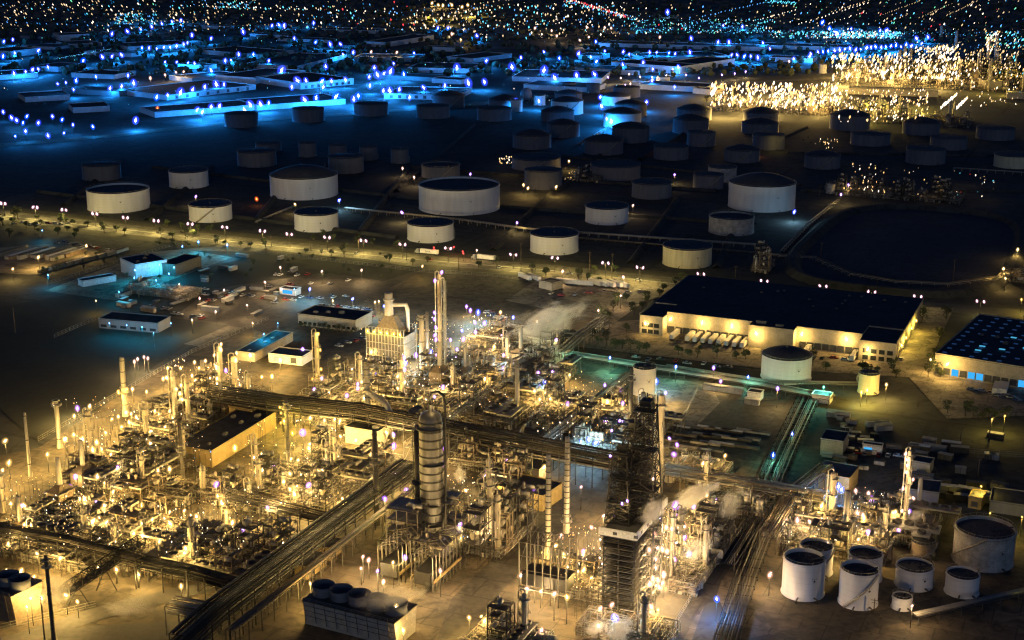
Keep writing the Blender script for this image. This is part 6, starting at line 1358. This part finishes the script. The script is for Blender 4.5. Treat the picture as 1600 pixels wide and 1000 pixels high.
for i, (px, py, r_) in enumerate([(820, 437, 1), (835, 438, 1), (884, 444, 0), (898, 446, 0), (912, 447, 0), (930, 446, 1), (940, 447, 1), (951, 448, 1), (962, 448, 1), (972, 449, 1), (935, 516, 2), (930, 522, 2), (1555, 612, 1), (1563, 612, 1), (1570, 613, 1)]):
    x, y = G(px, py); place(TPt, x, y, TH+[.1, -.6, math.pi/2][r_ if px < 1500 else 2], 'white trailer parked in the %s' % ('lit lorry yard by the boulevard' if px < 1000 and py < 500 else 'corner beside the pipe rack' if px < 1000 else 'yard of the right warehouse'), 'trailers in the '+('lorry yard' if py < 500 else 'rack corner' if px < 1000 else 'right yard'))
# long stacks of goods in the upper left yard and pipe stock in the storage yard
def goods(px, py, L, w_, h_, m, rz, lb, g):
    x, y = G(px, py); t = thing('goods_stack', lb, 'stack of goods', x, y, rz, g); b = MB(); n = max(2, int(L/4))
    for i in range(n): b.box(-L/2+L*i/n+.1, -w_/2, 0, -L/2+L*(i+1)/n-.1, w_/2, h_*ru(.85, 1.1))
    b.build('crates', m, t); b = MB(); b.box(-L/2, -w_/2-.1, h_*1.12, L/2, w_/2+.1, h_*1.16); b.build('cover', random.choice(['roof_grey', 'trailer', 'concrete']), t)
for i in range(11):
    goods(20+i*9.5+ru(-2, 2), 397+ru(-3, 3)+i*.3, ru(20, 34), 3, 3, random.choice(['crate_brown', 'concrete', 'tank_dirty']), TH+math.pi/2, 'long low stack of goods in the gravel yard at the upper left', 'long stacks of goods in the gravel yard')
for i in range(10):
    goods(75+i*13+ru(-2, 2), 422-i*3.2, ru(14, 22), 2.6, 2.4, random.choice(['crate_brown', 'concrete', 'steel_mid']), TH+math.pi/2, 'dim stack of goods along the edge of the blue lit yard', 'stacks of goods along the blue lit yard')
for i in range(26):
    goods(1060+(i % 7)*21+ru(-4, 4)-(i//7)*8, 668+(i//7)*11+ru(-2, 2)+(i % 7)*1.5, ru(7, 13), 2.2, 1.2, random.choice(['steel_dark', 'steel_mid', 'pipe_brown', 'galv']), TH, 'low stack of pipe stock in the dark storage yard', 'pipe stock in the dark storage yard')
for i in range(30):
    goods(random.choice((ru(1290, 1400), ru(1310, 1330))), ru(655, 735), ru(3, 8), 2.4, 1.8, random.choice(['steel_dark', 'steel_mid', 'pipe_brown', 'concrete']), TH+ru(-.3, .3), 'heap of stored material in the brown right yard', 'heaps of material in the right yard')
for i in range(46):
    goods(ru(180, 470), ru(400, 500), ru(3, 14), 2.6, ru(1, 3), random.choice(['steel_dark', 'steel_mid', 'concrete', 'tank_grey_dim']), TH+ru(-.1, .1)+random.choice((0, math.pi/2)), 'scattered crate or cabin in the dim yards left of the works', 'scattered crates in the yards left of the works')
for i in range(26):
    goods(ru(1420, 1590), ru(680, 790), ru(4, 12), 3, 2.6, random.choice(['steel_dark', 'steel_mid', 'tank_grey_dim']), TH+ru(-.2, .2), 'dim crate or shed in the dark right quarter', 'dim crates in the dark right quarter')
for (px, py, L, r_) in [(1130, 612, 22, 0), (1175, 632, 8, 0), (1310, 652, 12, 0), (1370, 665, 12, .6), (1380, 672, 9, .6)]:
    goods(px, py, L, 3, 3, 'concrete', TH+r_, 'pale long container on the edge of the yards', 'pale long containers on the edge of the yards')
# yellow vehicles under the main rack
for (px, py) in [(528, 790), (516, 783), (148, 850), (118, 865)]:
    x, y = G(px, py); t = place(TPt, x, y, TH+.3, 'yellow-lit small trailer parked between the units', 'small trailers between the units', s=.55)
# handrail fences
def fence(label, pxs, h=2.4):
    P = [Vector(G(*p)) for p in pxs]; o0 = P[0]; t = thing('fence', label, 'fence', o0.x, o0.y); b = MB(); c = MB()
    for i in range(len(P)-1):
        n = int((P[i+1]-P[i]).length/4)+1
        for k in range(n): q = P[i].lerp(P[i+1], k/n)-o0; b.beam((q.x, q.y, 0), (q.x, q.y, h), .09)
        a = P[i]-o0; e = P[i+1]-o0
        for z in (h*.15, h*.55, h): c.beam((a.x, a.y, z), (e.x, e.y, z), .07)
    b.build('posts', 'galv', t); c.build('rails', 'galv', t)
fence('fence along the dark verge left of the works', [(60, 690), (300, 552), (420, 500)]); fence('fence between the works and the derrick road', [(1050, 985), (1100, 905), (1195, 790)]); fence('fence along the storage yard edge', [(1045, 700), (1090, 610)]); fence('fence beside the blue lit yard', [(75, 445), (300, 375)]); fence('fence along the bottom left lane', [(0, 985), (150, 948)]); fence('fence along the empty land lane', [(85, 528), (150, 500)])
fence('fence along the near verge of the boulevard', [(400, 395), (655, 425), (770, 432), (870, 445)]); fence('fence in front of the dark right quarter', [(1420, 700), (1600, 715)])

# ------------------------------------------------------------------ steam
def steam_mat(name, dens, colr):
    m = bpy.data.materials.new(name); m.use_nodes = True; nt = m.node_tree; N = nt.nodes; L = nt.links; N.clear()
    o = N.new('ShaderNodeOutputMaterial'); v = N.new('ShaderNodeVolumePrincipled'); v.inputs['Color'].default_value = (*colr, 1); v.inputs['Anisotropy'].default_value = 0
    tc = N.new('ShaderNodeTexCoord'); nz = N.new('ShaderNodeTexNoise'); nz.inputs['Scale'].default_value = 2.2; nz.inputs['Detail'].default_value = 5; nz.inputs['Roughness'].default_value = .62; nz.inputs['Distortion'].default_value = .6
    L.new(tc.outputs['Object'], nz.inputs['Vector'])
    ln = N.new('ShaderNodeVectorMath'); ln.operation = 'LENGTH'; L.new(tc.outputs['Object'], ln.inputs[0])
    f = N.new('ShaderNodeMapRange'); f.inputs['From Min'].default_value = .25; f.inputs['From Max'].default_value = 1; f.inputs['To Min'].default_value = 0; f.inputs['To Max'].default_value = .42; L.new(ln.outputs['Value'], f.inputs['Value'])
    s = N.new('ShaderNodeMath'); s.operation = 'SUBTRACT'; L.new(nz.outputs['Fac'], s.inputs[0]); L.new(f.outputs['Result'], s.inputs[1])
    r = N.new('ShaderNodeMapRange'); r.inputs['From Min'].default_value = .28; r.inputs['From Max'].default_value = .6; r.inputs['To Max'].default_value = dens; L.new(s.outputs[0], r.inputs['Value'])
    L.new(r.outputs['Result'], v.inputs['Density']); L.new(v.outputs[0], o.inputs['Volume']); M[name] = m
steam_mat('steam', .7, (.95, .92, .88)); steam_mat('steam_thin', .2, (.9, .88, .85))
for i, (px, py, z, rx, ry, rz_, m, tilt, lb) in enumerate([(1085, 775, 20, 15, 8, 6, 'steam', .5, 'bank of steam drifting over the end of the right pipe rack'), (1140, 790, 20, 12, 7, 7, 'steam_thin', .9, 'thinner steam trailing off to the right of the pipe rack'), (1020, 800, 40, 9, 6, 6, 'steam', .7, 'steam puff at the roof edge of the coke structure'), (855, 505, 22, 32, 14, 15, 'steam_thin', .4, 'dim plume rising from the small cooling tower'),
    (968, 985, 8, 8, 5, 6, 'steam', .8, 'bluish white steam at the foot of the coke structure'), (930, 982, 6, 6, 4, 4, 'steam', .3, 'small steam cloud at the bottom left of the coke structure'), (505, 672, 16, 7, 5, 6, 'steam', .4, 'steam puff under the cross pipe rack'), (605, 935, 17, 19, 9, 6, 'steam_thin', .2, 'thin steam over the long cooling tower'), (718, 742, 10, 4, 4, 6, 'steam', .2, 'narrow steam jet right of the silver column'),
    (86, 922, 12, 10, 7, 10, 'steam_thin', .4, 'steam behind the black guyed stack'), (1432, 805, 12, 7, 4, 4, 'steam_thin', .5, 'small steam wisp by the slim column at the right'), (1085, 860, 14, 10, 7, 7, 'steam_thin', .4, 'glowing steam beside the glaring stair side'), (200, 950, 6, 14, 8, 5, 'steam_thin', 0, 'thin low steam at the lower left corner')]):
    x, y = G(px, py, z); b = MB(); b.sphere((0, 0, 0), 1, 20); o = b.build('steam', m, None, (x, y, z)); o.scale = (rx, ry, rz_); o.rotation_euler = (0, -tilt, 0)
    tag(o, lb, 'steam', kind='stuff')
print('OBJECTS', len(bpy.data.objects), 'time', time.process_time())
